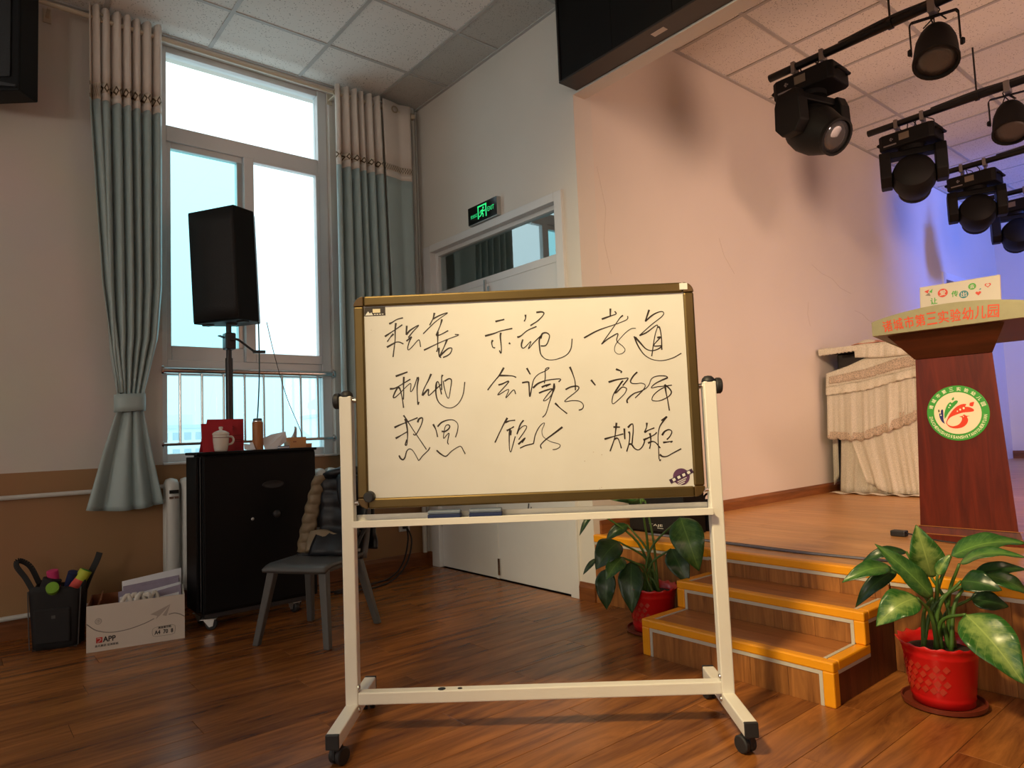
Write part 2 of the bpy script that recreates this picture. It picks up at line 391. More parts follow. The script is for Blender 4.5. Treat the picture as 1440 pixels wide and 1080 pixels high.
# stage side wall with a doorway, back wall, other sides
b = MB(); HY0, HY1, HZ = 8.62, 9.95, 2.58
b.box(XP - 0.15, XP, YD + 0.15, HY0, 0, ZSC + 0.1); b.box(XP - 0.15, XP, HY1, YB, 0, ZSC + 0.1); b.box(XP - 0.15, XP, HY0, HY1, HZ, ZSC + 0.1)
wss = stru(b.build('wall_stage_side', M['stage_wall']))
stru(MB().box(XP - 0.4, XR, YB, YB + 0.15, 0, ZSC + 0.1).build('wall_stage_back', M['stage_wall']))
stru(MB().box(XR, XR + 0.15, YF, YB, -0.1, ZSC + 0.1).build('wall_right', M['wall']))
stru(MB().box(XW - 0.25, XR, YF - 0.15, YF, -0.1, ZC + 0.1).build('wall_back', M['wall']))
M['corridor'] = pm('corridor_wall_paint', (0.10, 0.16, 0.17), 0.7)
stru(MB().box(XW, XP - 0.15, YD + 1.75, YD + 1.9, 0, ZC).build('wall_corridor', M['corridor']))

# hairline cracks in the plaster of the stage wall
M['crack'] = pm('plaster_crack', (0.50, 0.42, 0.36), 0.8)
for pts in ([(5.6, 2.28), (5.78, 2.22), (5.95, 2.20), (6.1, 2.13), (6.3, 2.10)], [(5.5, 1.95), (5.47, 1.85), (5.5, 1.75)], [(6.35, 1.95), (6.5, 1.93), (6.62, 1.88), (6.9, 1.86), (7.1, 1.80)], [(4.25, 2.3), (4.3, 2.18), (4.42, 2.06)], [(3.0, 2.55), (3.06, 2.3), (3.03, 2.1), (3.08, 1.9)]):
    MB().tube([(XP + 0.0005, y, z) for y, z in pts], 0.0009, 4).build('crack', M['crack'], wss)

# door in the stage side wall (blue-lit)
d2 = thing('stage_side_door', 'white framed doorway with teal glazing in the stage side wall', 'door', (XP - 0.04, (HY0 + HY1) / 2, ZS))
hw = (HY1 - HY0) / 2; hz = HZ - ZS
for nm, a in (('jamb', (-0.05, 0.06, -hw, -hw + 0.08, 0, hz)), ('jamb', (-0.05, 0.06, hw - 0.08, hw, 0, hz)), ('head', (-0.05, 0.06, -hw + 0.08, hw - 0.08, hz - 0.08, hz)), ('transom_bar', (-0.03, 0.03, -hw + 0.08, hw - 0.08, hz - 0.55, hz - 0.48))):
    MB().box(*a).build(nm, M['white_paint'], d2, bevel=0.004)
MB().box(-0.03, -0.02, -hw + 0.08, hw - 0.08, hz - 0.48, hz - 0.08).build('pane', pm('teal_door_glazing', (0.05, 0.16, 0.22), 0.15), d2)
MB().box(-0.03, 0.0, -hw + 0.08, -0.003, 0.0, hz - 0.55).build('leaf', M['white_paint'], d2, bevel=0.003)
MB().box(-0.03, 0.0, 0.003, hw - 0.08, 0.0, hz - 0.55).build('leaf', M['white_paint'], d2, bevel=0.003)
stru(d2)

# baseboards
def baseboard(name, p, q, n, z, mat, h=0.085):
    p, q, n = Vector(p), Vector(q), Vector(n); b = MB(); prof = [(0, 0), (0.016, 0), (0.016, h * 0.72), (0.011, h * 0.86), (0.007, h), (0, h)]
    vs = [p + n * a + Vector((0, 0, z + c)) for a, c in prof] + [q + n * a + Vector((0, 0, z + c)) for a, c in prof]
    k = len(prof); b.add(vs, [tuple(range(k)), tuple(range(k, 2 * k))[::-1]] + [(i, (i + 1) % k, k + (i + 1) % k, k + i) for i in range(k)])
    return stru(b.build(name, mat))
baseboard('baseboard_left', (XW, YF, 0), (XW, YD, 0), (1, 0, 0), 0, M['base_wood_y'], 0.10)
baseboard('baseboard_front_a', (XW, YD, 0), (DX0, YD, 0), (0, -1, 0), 0, M['base_wood'], 0.10)
baseboard('baseboard_front_b', (DX1, YD, 0), (XP, YD, 0), (0, -1, 0), 0, M['base_wood'], 0.10)
baseboard('baseboard_stage_side', (XP, YD + 0.05, 0), (XP, HY0, 0), (1, 0, 0), ZS, M['base_wood_y'], 0.075)
baseboard('baseboard_stage_back', (XP, YB, 0), (XR, YB, 0), (0, -1, 0), ZS, M['base_wood'], 0.10)

# stage platform: floor boards, front risers, yellow nosing
st = stru(MB().box(XP, XR, YD + 0.012, YB, 0, ZS - 0.014).build('floor_stage', M['floor_gap']))
sp0 = None; y = YD + 0.03; r = 0
while y < 7.6:
    x0 = XP - ((r * 0.47) % 1.21); 
    while x0 < 0.2:
        a, c = max(x0, XP), min(x0 + 1.21, 0.6)
        if c - a > 0.03:
            MB().box(0.0005, c - a - 0.0005, 0.0005, 0.1895, -0.014, 0).build('plank', M['stage_floor'], st, loc=(a, y, ZS), bevel=0.0008)
        x0 += 1.21
    y += 0.19; r += 1
MB().box(XP, XR, y, YB, ZS - 0.014, ZS).build('plank_field', M['stage_floor'], st)
MB().box(0.6, XR, YD + 0.03, y, ZS - 0.014, ZS).build('plank_field', M['stage_floor'], st)
def riser_row(parent, x0, x1, yf, z0, z1, wid, mat, seed, ox=0, oy=0, th=0.012):
    rr = random.Random(seed); x = x0
    while x < x1 - 1e-4:
        w = min(wid * rr.uniform(0.85, 1.15), x1 - x)
        if x1 - (x + w) < 0.04: w = x1 - x
        MB().box(0.0005, w - 0.0005, 0, th, z0, z1).build('riser_panel', mat, parent, loc=(x - ox, yf - oy, 0), bevel=0.0008)
        x += w
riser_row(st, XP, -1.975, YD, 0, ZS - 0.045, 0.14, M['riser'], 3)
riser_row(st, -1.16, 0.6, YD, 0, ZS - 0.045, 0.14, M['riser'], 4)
MB().box(0.6, XR, YD, YD + 0.012, 0, ZS - 0.045).build('riser_field', M['riser'], st)
MB().box(XP, -1.975, YD - 0.008, YD + 0.03, ZS - 0.038, ZS + 0.004).build('nosing', M['nosing'], st, bevel=0.006)
MB().box(-1.16, XR, YD - 0.008, YD + 0.03, ZS - 0.038, ZS + 0.004).build('nosing', M['nosing'], st, bevel=0.006)
MB().box(XP, -1.975, YD - 0.003, YD + 0.002, ZS - 0.052, ZS - 0.036).build('edge_strip', M['strip'], st)
MB().box(-1.16, XR, YD - 0.003, YD + 0.002, ZS - 0.052, ZS - 0.036).build('edge_strip', M['strip'], st)

# steps up to the stage
SX0, SX1 = -1.975, -1.16; Y1, Y2, Y3 = 2.316, 2.570, YD; Z1, Z2 = 0.148, 0.266
stp = thing('stage_steps', 'wooden steps with yellow nosing leading up to the stage', 'steps', ((SX0 + SX1) / 2, Y1, 0))
sx_, sy_ = stp.location.x, stp.location.y
def sbox(name, x0, x1, y0, y1, z0, z1, mat, bevel=0.0008):
    return MB().box(x0 - sx_, x1 - sx_, y0 - sy_, y1 - sy_, z0, z1).build(name, mat, stp, bevel=bevel)
sbox('core', SX0 + 0.013, SX1 - 0.013, Y1 + 0.013, Y3 - 0.001, 0, Z1 - 0.013, M['floor_gap'])
sbox('core', SX0 + 0.013, SX1 - 0.013, Y2 + 0.013, Y3 - 0.001, Z1 - 0.013, Z2 - 0.013, M['floor_gap'])
NW = 0.034
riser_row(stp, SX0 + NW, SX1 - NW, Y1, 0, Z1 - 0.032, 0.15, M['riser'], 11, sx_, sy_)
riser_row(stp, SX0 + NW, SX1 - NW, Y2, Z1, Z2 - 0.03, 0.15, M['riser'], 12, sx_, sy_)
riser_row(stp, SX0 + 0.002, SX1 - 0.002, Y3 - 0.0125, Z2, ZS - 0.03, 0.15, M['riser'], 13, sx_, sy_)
for (ya, yb, zt) in ((Y1, Y2, Z1), (Y2, Y3 - 0.012, Z2)):
    n = 2; w = (yb - ya - NW) / n
    for k in range(n):
        sbox('tread_plank', SX0 + NW, SX1 - NW, ya + NW + k * w + 0.0005, ya + NW + (k + 1) * w - 0.0005, zt - 0.013, zt, M['tread'])
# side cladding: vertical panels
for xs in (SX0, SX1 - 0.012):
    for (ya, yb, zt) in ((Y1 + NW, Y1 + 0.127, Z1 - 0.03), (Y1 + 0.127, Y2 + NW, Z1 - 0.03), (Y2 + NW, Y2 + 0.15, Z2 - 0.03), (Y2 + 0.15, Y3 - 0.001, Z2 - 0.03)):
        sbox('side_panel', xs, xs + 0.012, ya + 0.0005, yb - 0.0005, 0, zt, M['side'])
# yellow nosing strips: front, sides and corner posts
for (ya, yb, zb, zt) in ((Y1, Y2, 0.0, Z1), (Y2, Y3 - 0.012, Z1, Z2)):
    sbox('nosing', SX0 - 0.006, SX1 + 0.006, ya - 0.006, ya + NW, zt - 0.032, zt + 0.003, M['nosing'], 0.006)
    for s in (0, 1):
        xa, xb = (SX0 - 0.006, SX0 + NW) if s == 0 else (SX1 - NW, SX1 + 0.006)
        sbox('nosing', xa, xb, ya + NW, yb + (NW if zt == Z1 else 0), zt - 0.032, zt + 0.003, M['nosing'], 0.006)
        sbox('edge_strip', *((SX0 - 0.003, SX0 + 0.002) if s == 0 else (SX1 - 0.002, SX1 + 0.003)), ya + NW, yb + (NW if zt == Z1 else 0), zt - 0.044, zt - 0.031, M['strip'])
        sbox('corner_post', xa, xb, ya - 0.006, ya + NW, zb + (0.0035 if zb > 0 else 0), zt - 0.030, M['nosing'], 0.005)
        xc, xd = (SX0 + NW, SX0 + NW + 0.013) if s == 0 else (SX1 - NW - 0.013, SX1 - NW)
        sbox('edge_strip', xc, xd, ya - 0.003, ya + 0.003, zb, zt - 0.045, M['strip'])
        sbox('edge_strip', xc, xd, ya + NW + 0.0, yb, zt - 0.001, zt + 0.002, M['strip'])
    sbox('edge_strip', SX0 + NW, SX1 - NW, ya - 0.003, ya + 0.003, zt - 0.045, zt - 0.031, M['strip'])
sbox('nosing', SX0, SX1, Y3 - 0.02, Y3 + 0.03, ZS - 0.032, ZS + 0.004, M['nosing'], 0.006)
sbox('edge_strip', SX0, SX1, Y3 - 0.016, Y3 - 0.011, ZS - 0.046, ZS - 0.031, M['strip'])

# ------------------------------------------------------------------ window
wn = thing('window_1', 'tall white framed sliding window with a fixed light above and below', 'window', (-4.58, 1.544, ZL)); stru(wn)
def wbox(name, y0, y1, z0, z1, x0=-0.035, x1=0.035, mat=None, parent=None, bevel=0.004):
    return MB().box(x0, x1, y0 - 1.544, y1 - 1.544, z0 - ZL, z1 - ZL).build(name, mat or M['pvc'], parent or wn, bevel=bevel)
wbox('frame_side', 0.99, 1.03, 0.866, 3.50); wbox('frame_side', 2.03, 2.098, 0.866, 3.50, x1=0.045)
wbox('frame_top', 1.03, 2.03, 3.46, 3.50); wbox('frame_bottom', 1.03, 2.03, 0.866, 0.922)
wbox('transom_bar', 1.03, 2.03, 2.885, 2.985); wbox('middle_rail', 1.03, 2.03, 1.405, 1.50)
s1 = wbox('sash', 1.03, 1.058, 1.50, 2.885, -0.03, 0.02)
wbox('sash_top', 1.058, 1.50, 2.845, 2.885, -0.03, 0.02); wbox('sash_bottom', 1.058, 1.50, 1.50, 1.59, -0.03, 0.02); wbox('sash_stile', 1.464, 1.50, 1.59, 2.845, -0.03, 0.02, M['zinc'])
wbox('sash_stile', 1.502, 1.566, 1.50, 2.885, 0.0, 0.05); wbox('sash_top', 1.566, 2.03, 2.86, 2.885, 0.0, 0.05); wbox('sash_bottom', 1.566, 2.03, 1.50, 1.56, 0.0, 0.05); wbox('sash_stile', 2.006, 2.03, 1.56, 2.86, 0.0, 0.05)
wbox('pane', 1.03, 2.03, 2.985, 3.46, -0.004, 0.004, M['glass'], bevel=0)
wbox('pane', 1.058, 1.464, 1.59, 2.845, -0.012, -0.006, M['glass_tint'], bevel=0)
wbox('pane', 1.566, 2.006, 1.56, 2.86, 0.02, 0.026, M['glass'], bevel=0)
wbox('pane', 1.03, 2.03, 0.922, 1.405, -0.004, 0.004, M['glass_low'], bevel=0)
wbox('sill', 0.99, 2.098, 0.858, 0.872, 0.045, 0.115, M['white_paint'])
# guard rail
gr = thing('guard_rail', 'polished steel guard rail with upright bars across the lower window', 'railing', (-4.51, 1.54, 0.98))
MB().tube([(0, 0.992 - 1.54, 0.45), (0, 2.092 - 1.54, 0.45)], 0.019, 12).build('top_tube', M['steel'], gr, 'auto')
MB().tube([(0, 0.992 - 1.54, 0.0), (0, 2.092 - 1.54, 0.0)], 0.010, 10).build('bottom_tube', M['steel'], gr, 'auto')
for yy in (1.093, 1.22, 1.35, 1.481, 1.605, 1.729, 1.857, 1.979):
    MB().tube([(0, yy - 1.54, 0.005), (0, yy - 1.54, 0.44)], 0.008, 8).build('upright', M['steel'], gr, 'auto')
for zz, rr in ((0.45, 0.034), (0.0, 0.024)):
    for yy in (0.991, 2.097): MB().tube([(0, yy - 1.54 - 0.006, zz), (0, yy - 1.54 + 0.006, zz)], rr, 16).build('wall_flange', M['steel'], gr, 'auto')

# ------------------------------------------------------------------ double door
dr = thing('door_1', 'white double door with a glass transom under the exit sign', 'door', ((DX0 + DX1) / 2, YD, 0)); stru(dr)
dc = (DX0 + DX1) / 2
def dbox(name, x0, x1, y0, y1, z0, z1, mat=None, parent=None, bevel=0.004):
    return MB().box(x0 - dc, x1 - dc, y0, y1, z0, z1).build(name, mat or M['white_paint'], parent or dr, bevel=bevel)
dbox('jamb', DX0, -4.30, -0.018, 0.13, 0, 2.41); dbox('jamb', -2.925, DX1, -0.018, 0.13, 0, 2.41); dbox('head', -4.30, -2.925, -0.018, 0.13, 2.355, 2.41)
dbox('transom_bar', -4.30, -2.925, 0.02, 0.10, 1.995, 2.045)
dbox('transom_frame', -4.30, -4.265, 0.03, 0.09, 2.045, 2.355); dbox('transom_frame', -2.95, -2.925, 0.03, 0.09, 2.045, 2.355); dbox('transom_frame', -4.265, -2.95, 0.03, 0.09, 2.325, 2.355)
dbox('pane', -4.265, -2.95, 0.055, 0.062, 2.045, 2.325, M['glass_transom'], bevel=0)
lf1 = dbox('leaf', -4.297, -3.638, 0.012, 0.055, 0.006, 1.992); lf2 = dbox('leaf', -3.634, -2.928, 0.012, 0.055, 0.006, 1.992)
dbox('astragal', -3.655, -3.625, 0.006, 0.012, 0.006, 1.99, bevel=0.002)
dbox('bolt', -3.632, -3.610, 0.0, 0.010, 0.03, 0.14, M['steel'], lf2, 0.002); dbox('bolt', -3.632, -3.610, 0.0, 0.010, 1.86, 1.97, M['steel'], lf2, 0.002)
dbox('bolt_catch', -3.665, -3.648, -0.006, 0.010, 1.93, 2.02, M['steel'], lf1, 0.002)
for zz in (0.35, 1.0, 1.75):
    dbox('hinge', -4.30, -4.285, 0.004, 0.014, zz - 0.05, zz + 0.05, M['zinc'], lf1, 0.002); dbox('hinge', -2.942, -2.928, 0.004, 0.014, zz - 0.05, zz + 0.05, M['zinc'], lf2, 0.002)
MB().tube(spline([(-3.29 - dc, 0.0, 0.52), (-3.29 - dc, -0.01, 0.46), (-3.278 - dc, -0.014, 0.445), (-3.266 - dc, -0.01, 0.46), (-3.266 - dc, 0.0, 0.50)], 4), 0.0035, 6).build('pull_ring', M['black'], lf2, True)
dbox('lever_plate', -3.60, -3.565, 0.004, 0.012, 0.92, 1.12, M['steel'], lf2, 0.003)
MB().tube([(-3.583 - dc, 0.008, 1.05), (-3.583 - dc, -0.04, 1.05), (-3.48 - dc, -0.04, 1.05)], 0.008, 8).build('lever', M['steel'], lf2, 'auto')

# ------------------------------------------------------------------ outside, seen through the window
M['haze_wall'] = pm('hazed_render', (0.80, 0.86, 0.88), 0.9, var=0.03, vscale=0.2)  # air haze is put into the pale colours of the far buildings
M['haze_win'] = pm('hazed_window', (0.48, 0.58, 0.64), 0.6)
M['haze_roof'] = pm('hazed_roof', (0.62, 0.70, 0.75), 0.8)
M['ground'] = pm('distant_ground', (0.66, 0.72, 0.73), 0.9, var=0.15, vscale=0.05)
stru(MB().box(-420, -6, -200, 300, -9.2, -9.0).build('ground_outside', M['ground']))
def far_building(label, x, y0, y1, z1, floors, cols, roofbox=False):
    d = 16; t = thing('far_building', label, 'building', (x, (y0 + y1) / 2, -9), group='buildings beyond the window')
    w = (y1 - y0) / 2; H = z1 + 9
    MB().box(-d, 0, -w, w, 0, H).build('wall', M['haze_wall'], t)
    MB().box(-d - 0.4, 0.4, -w - 0.4, w + 0.4, H, H + 0.7).build('roof', M['haze_roof'], t)
    if roofbox: MB().box(-d / 2 - 2, -d / 2 + 2, -2.5, 2.5, H + 0.7, H + 3.0).build('roof_house', M['haze_wall'], t)
    f0 = None; fh = H / floors; cw = 2 * w / cols
    for i in range(floors):
        for j in range(cols):
            if f0 is None: f0 = MB().box(0.0, 0.12, 0.2 * cw, 0.8 * cw, 0.3 * fh, 0.75 * fh).build('window', M['haze_win'], t, loc=(0, -w + j * cw, i * fh))
            else: inst(f0, 'window', t, (0, -w + j * cw, i * fh))
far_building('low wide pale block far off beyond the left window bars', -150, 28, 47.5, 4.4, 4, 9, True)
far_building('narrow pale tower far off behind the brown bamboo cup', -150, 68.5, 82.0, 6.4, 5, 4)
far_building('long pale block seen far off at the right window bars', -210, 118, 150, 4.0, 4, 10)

# ================================================================== WHITEBOARD ON ITS ROLLING STAND
STROKES = [
 "-457,1356 -446,1361 -430,1370 -409,1375;-434,1358 -437,1334 -438,1302 -442,1274 -447,1242;-473,1313 -457,1323 -437,1335 -412,1351;-443,1321 -455,1309 -465,1295;-467,1276 -448,1286 -436,1292 -424,1292 -410,1285;-397,1347 -400,1316;-400,1316 -384,1332 -356,1347 -376,1326 -393,1306;-400,1294 -382,1308 -389,1294 -396,1272 -393,1264 -378,1277 -361,1295 -355,1294 -352,1272",
 "-301,1387 -307,1367 -319,1345;-307,1366 -282,1378 -256,1385 -282,1368 -305,1351 -342,1317;-276,1364 -283,1342 -298,1310;-298,1310 -284,1311 -256,1324;-292,1322 -293,1296 -294,1267 -298,1253;-341,1261 -322,1269 -297,1280 -261,1294 -222,1307 -234,1310;-261,1294 -272,1269 -289,1237;-290,1267 -290,1239 -283,1233;-289,1237 -276,1249 -258,1263 -246,1263 -250,1249 -260,1240 -277,1233",
 "-95,1348 -64,1354;-132,1300 -99,1308 -78,1315 -38,1322;-78,1309 -80,1293 -78,1258 -80,1239 -85,1249;-106,1285 -110,1276 -107,1261 -99,1258;-52,1273 -47,1269",
 "8,1367 8,1355 3,1344;45,1373 63,1374 71,1369 64,1358 47,1343 23,1329;-23,1291 -11,1295 13,1313 44,1325;-4,1283 -10,1265 -7,1254 2,1256 23,1275 13,1250 30,1268 57,1293;58,1293 51,1276 52,1243 56,1227 70,1213 90,1209 116,1213 142,1225 157,1246 162,1278;56,1283 62,1299 76,1302 86,1293 82,1275 72,1259 55,1258",
 "296,1375 294,1347;265,1340 293,1349 314,1356 310,1365;202,1279 252,1303 312,1321 349,1335 353,1347;337,1350 326,1341 307,1316 260,1255;260,1255 281,1271 310,1287 317,1286 312,1264 331,1245 338,1232 330,1222 315,1219 304,1228 304,1244 314,1261 341,1289 362,1303 378,1304",
 "426,1365 411,1326;411,1326 437,1347 463,1357 474,1353 467,1340 430,1313 389,1279;389,1279 413,1288 445,1310 451,1307 440,1274 426,1207;452,1305 458,1302 462,1270 461,1227;448,1269 458,1269 435,1243 461,1241;371,1277 382,1245 401,1214 428,1196 461,1191 495,1198 526,1213;374,1274 391,1253 407,1234 425,1226 445,1229 461,1238",
 "-440,1176 -399,1189;-412,1173 -414,1142 -414,1122 -416,1096;-461,1134 -442,1136 -412,1152 -390,1164;-432,1140 -442,1125 -450,1106 -443,1105 -425,1120 -406,1138 -389,1149 -391,1122 -380,1133 -366,1170;-431,1139 -425,1128 -419,1096 -416,1068;-365,1170 -363,1163 -368,1136 -368,1098 -367,1077 -363,1086",
 "-319,1179 -329,1158 -345,1129 -352,1107;-351,1107 -330,1127 -330,1106 -304,1127 -284,1144;-304,1127 -302,1147 -296,1151 -291,1133 -286,1108;-280,1174 -284,1163 -285,1123;-275,1152 -259,1160 -251,1153 -256,1121 -262,1095 -269,1102 -276,1130 -279,1154;-304,1141 -305,1113 -300,1089 -288,1073 -268,1062 -248,1063 -228,1078 -213,1106 -206,1147",
 "-72,1190 -89,1164 -109,1142 -130,1116;-88,1164 -47,1161 -32,1155;-93,1132 -80,1135 -57,1142 -97,1098 -59,1116 -70,1087 -43,1113 -36,1099",
 "5,1185 16,1163;-13,1136 7,1138 10,1130 11,1088 18,1114 27,1145 44,1163 68,1173 80,1182 74,1183 67,1176 66,1152 62,1131;23,1117 42,1132 72,1141 109,1144 117,1141 110,1134;52,1118 68,1125 83,1128 66,1120;42,1099 65,1107 88,1111 75,1097 56,1073 69,1076 83,1090 96,1113 95,1129;95,1129 88,1098 76,1066 63,1030 51,1017;95,1063 112,1045 134,1026",
 "150,1183 157,1164 165,1134 165,1103;132,1107 150,1115 171,1117 177,1110 165,1097 127,1068 153,1069 177,1066 189,1054 186,1041 173,1036;219,1136 233,1117",
 "304,1169 323,1160 319,1156;277,1126 305,1133 332,1136 343,1135 324,1112;326,1129 315,1116 297,1090 304,1092 321,1107 334,1104 336,1099 327,1083 294,1055 286,1056 288,1074 297,1093 322,1127;375,1156 361,1143 351,1127 355,1119 369,1117 387,1118 399,1111 394,1098 380,1084 363,1069",
 "337,1053 336,1063 347,1075 362,1085 382,1091 401,1100 412,1112 419,1128 428,1136 444,1140 466,1139 476,1134;476,1133 453,1124 432,1114 419,1101 442,1104 464,1105 488,1107;464,1110 478,1097 485,1084 477,1071 458,1061 440,1056 422,1058 419,1064 426,1077 443,1091 462,1101;465,1110 467,1084 471,1059 475,1022",
 "-449,1003 -430,1011 -402,1021 -369,1033;-417,1043 -407,1028 -386,993 -367,963 -343,925;-412,1031 -408,1014 -405,988 -406,964 -409,944 -414,944 -408,961;-446,966 -425,977 -406,987;-370,1017 -365,1028 -355,1032 -353,1024 -360,1004 -375,979 -381,975 -386,979;-436,909 -431,899 -423,894 -416,902 -410,921 -401,929 -391,925 -381,910 -373,894 -369,890 -355,906 -337,922 -331,932",
 "-318,1009 -309,990 -304,965;-303,1000 -290,1013 -272,1020 -252,1021 -239,1013 -234,1001 -237,981 -244,962;-290,984 -279,983 -267,990 -262,999 -267,1005 -276,1001 -281,985 -284,960 -271,973 -265,975 -271,948 -268,939;-309,921 -295,908 -278,900 -259,916 -237,929 -226,930 -219,917 -213,905",
 "-67,1020 -80,1000 -95,972 -112,939;-75,1005 -59,1010 -41,1011;-71,977 -59,983 -46,990;-58,985 -62,972 -64,944 -64,915 -60,906 -54,923 -43,957;-57,978 -58,961;-13,1010 -25,995 -37,964 -30,978 -16,990 -6,991 -4,985 -14,969 -32,946;-34,930 -10,951 -21,935",
 "-29,917 -10,925 14,930 18,935 23,956 34,979 47,994 56,998 54,989 47,973 49,955 60,944 77,934 99,927 106,921 102,914 91,909 80,908;116,982 86,961 58,942 43,928 40,921 43,913",
 "297,989 293,964 287,935 271,895;286,975 308,974;254,936 287,944 318,951;287,935 298,937 304,924 309,903;322,969 322,933;334,971 344,981 351,981 351,959 345,917;336,958 339,948 335,919 326,892;335,916 343,915 352,902 364,896 375,902 384,915 388,929",
 "398,985 396,970 388,953;388,953 402,960 422,967;383,928 401,935 422,945 429,952;406,950 408,932 406,912 402,898;398,917 413,922 424,917 438,899;466,1003 451,986 439,968 433,942 432,919 432,891 432,862;465,1002 446,990;446,941 455,953 470,959 479,952 473,938 461,926;448,917 461,918 479,920 473,916;435,878 444,871 459,871 479,881 507,894;436,862 434,856",
]
wb = thing('rolling_whiteboard', 'rolling whiteboard with black handwriting on a cream metal stand', 'whiteboard', (-1.7425, 1.505, 0), math.atan2(0.7548, 0.656))
M['frame_bronze'] = pm('bronze_aluminium_frame', srgb(104, 86, 50), 0.36, 0.7, var=0.15, vscale=8)
M['frame_corner'] = pm('brown_plastic_corner', srgb(92, 70, 36), 0.3, 0.3, var=0.1)
def board_mat():
    m, nt, b = new_mat('used_whiteboard_enamel'); N = nt.nodes; L = nt.links
    tcn = N.new('ShaderNodeTexCoord'); n = N.new('ShaderNodeTexNoise'); n.inputs['Scale'].default_value = 4; n.inputs['Detail'].default_value = 8; L.new(tcn.outputs['Object'], n.inputs['Vector'])
    mx = N.new('ShaderNodeMixRGB'); mx.inputs[1].default_value = (0.62, 0.60, 0.56, 1); mx.inputs[2].default_value = (0.75, 0.735, 0.70, 1); L.new(n.outputs['Fac'], mx.inputs[0])
    v = N.new('ShaderNodeTexVoronoi'); v.inputs['Scale'].default_value = 26; L.new(tcn.outputs['Object'], v.inputs['Vector'])
    lt = N.new('ShaderNodeMath'); lt.operation = 'LESS_THAN'; lt.inputs[1].default_value = 0.045; L.new(v.outputs['Distance'], lt.inputs[0])
    n2 = N.new('ShaderNodeTexNoise'); n2.inputs['Scale'].default_value = 3; L.new(tcn.outputs['Object'], n2.inputs['Vector'])
    gt = N.new('ShaderNodeMath'); gt.operation = 'GREATER_THAN'; gt.inputs[1].default_value = 0.60; L.new(n2.outputs['Fac'], gt.inputs[0])
    ml = N.new('ShaderNodeMath'); ml.operation = 'MULTIPLY'; L.new(lt.outputs[0], ml.inputs[0]); L.new(gt.outputs[0], ml.inputs[1])
    m3 = N.new('ShaderNodeMixRGB'); m3.inputs[2].default_value = (0.45, 0.38, 0.30, 1); L.new(ml.outputs[0], m3.inputs[0]); L.new(mx.outputs[0], m3.inputs[1])
    L.new(m3.outputs[0], b.inputs['Base Color']); b.inputs['Roughness'].default_value = 0.32; b.inputs['Specular IOR Level'].default_value = 0.35
    return m
BX, BZ0, BZ1 = 0.577, 0.735, 1.453
surf = MB().box(-BX + 0.02, BX - 0.02, -0.010, 0.010, BZ0 + 0.02, BZ1 - 0.02).build('writing_surface', board_mat(), wb)
fw = 0.035
def rail(name, a, bx):   # rounded aluminium section
    return MB().box(*bx).build(name, M['frame_bronze'], wb, bevel=0.006)
rail('frame_rail', 0, (-BX + fw, BX - fw, -0.018, 0.014, BZ1 - fw, BZ1)); rail('frame_rail', 0, (-BX + fw, BX - fw, -0.018, 0.014, BZ0, BZ0 + fw))
rail('frame_rail', 0, (-BX, -BX + fw, -0.018, 0.014, BZ0 + fw, BZ1 - fw)); rail('frame_rail', 0, (BX - fw, BX, -0.018, 0.014, BZ0 + fw, BZ1 - fw))
for sx1, zc, sz in ((-1, BZ1, 1), (1, BZ1, 1), (-1, BZ0, -1), (1, BZ0, -1)):
    poly = [(0, 0)] + [(-fw * math.cos(a), fw * math.sin(a)) for a in [k * PI / 16 for k in range(9)]]
    Mx = Matrix(((-sx1, 0, 0, sx1 * (BX - fw)), (0, 0, 1, 0), (0, sz, 0, zc - sz * fw), (0, 0, 0, 1)))
    MB().prism(poly, -0.020, 0.015, Mx).build('frame_corner', M['frame_corner'], wb, bevel=0.003)
MB().box(0.530, 0.556, -0.0215, -0.018, BZ1 - 0.026, BZ1 - 0.004).build('white_tag', pm('white_tag_paper', (0.75, 0.74, 0.7), 0.5), wb)
# handwriting: one object per written character
def ribbon(bm, pts, w):
    P = spline([(p[0] / 1000, 0, p[1] / 1000) for p in pts], 5); n = len(P); vs = []; fs = []
    for i, p in enumerate(P):
        d = (P[min(i + 1, n - 1)] - P[max(i - 1, 0)]); d.normalize()
        t = i / max(1, n - 1); ww = w * (0.62 + 0.55 * math.cos(t * PI * 0.9) ** 2 * (1 if t < 0.5 else 0.35)) / 2
        q = Vector((-d.z, 0, d.x)) * ww
        vs += [p + q + Vector((0, -0.0106, 0)), p - q + Vector((0, -0.0106, 0)), p + q + Vector((0, -0.0099, 0)), p - q + Vector((0, -0.0099, 0))]
    for i in range(n - 1):
        a = i * 4; c = a + 4
        fs += [(a, c, c + 1, a + 1), (a, a + 2, c + 2, c), (a + 1, c + 1, c + 3, a + 3)]
    fs += [(0, 1, 3, 2), (4 * n - 4, 4 * n - 2, 4 * n - 1, 4 * n - 3)]
    bm.add(vs, fs)
for ch in STROKES:
    bm = MB()
    for stt in ch.split(';'):
        pts = [tuple(map(float, q.split(','))) for q in stt.split()]
        ln = sum(math.dist(pts[i], pts[i + 1]) for i in range(len(pts) - 1))
        ribbon(bm, pts, 0.0056 if ln < 120 else 0.0045 if ln < 260 else 0.0035)
    bm.build('handwritten_character', M['ink'], surf)
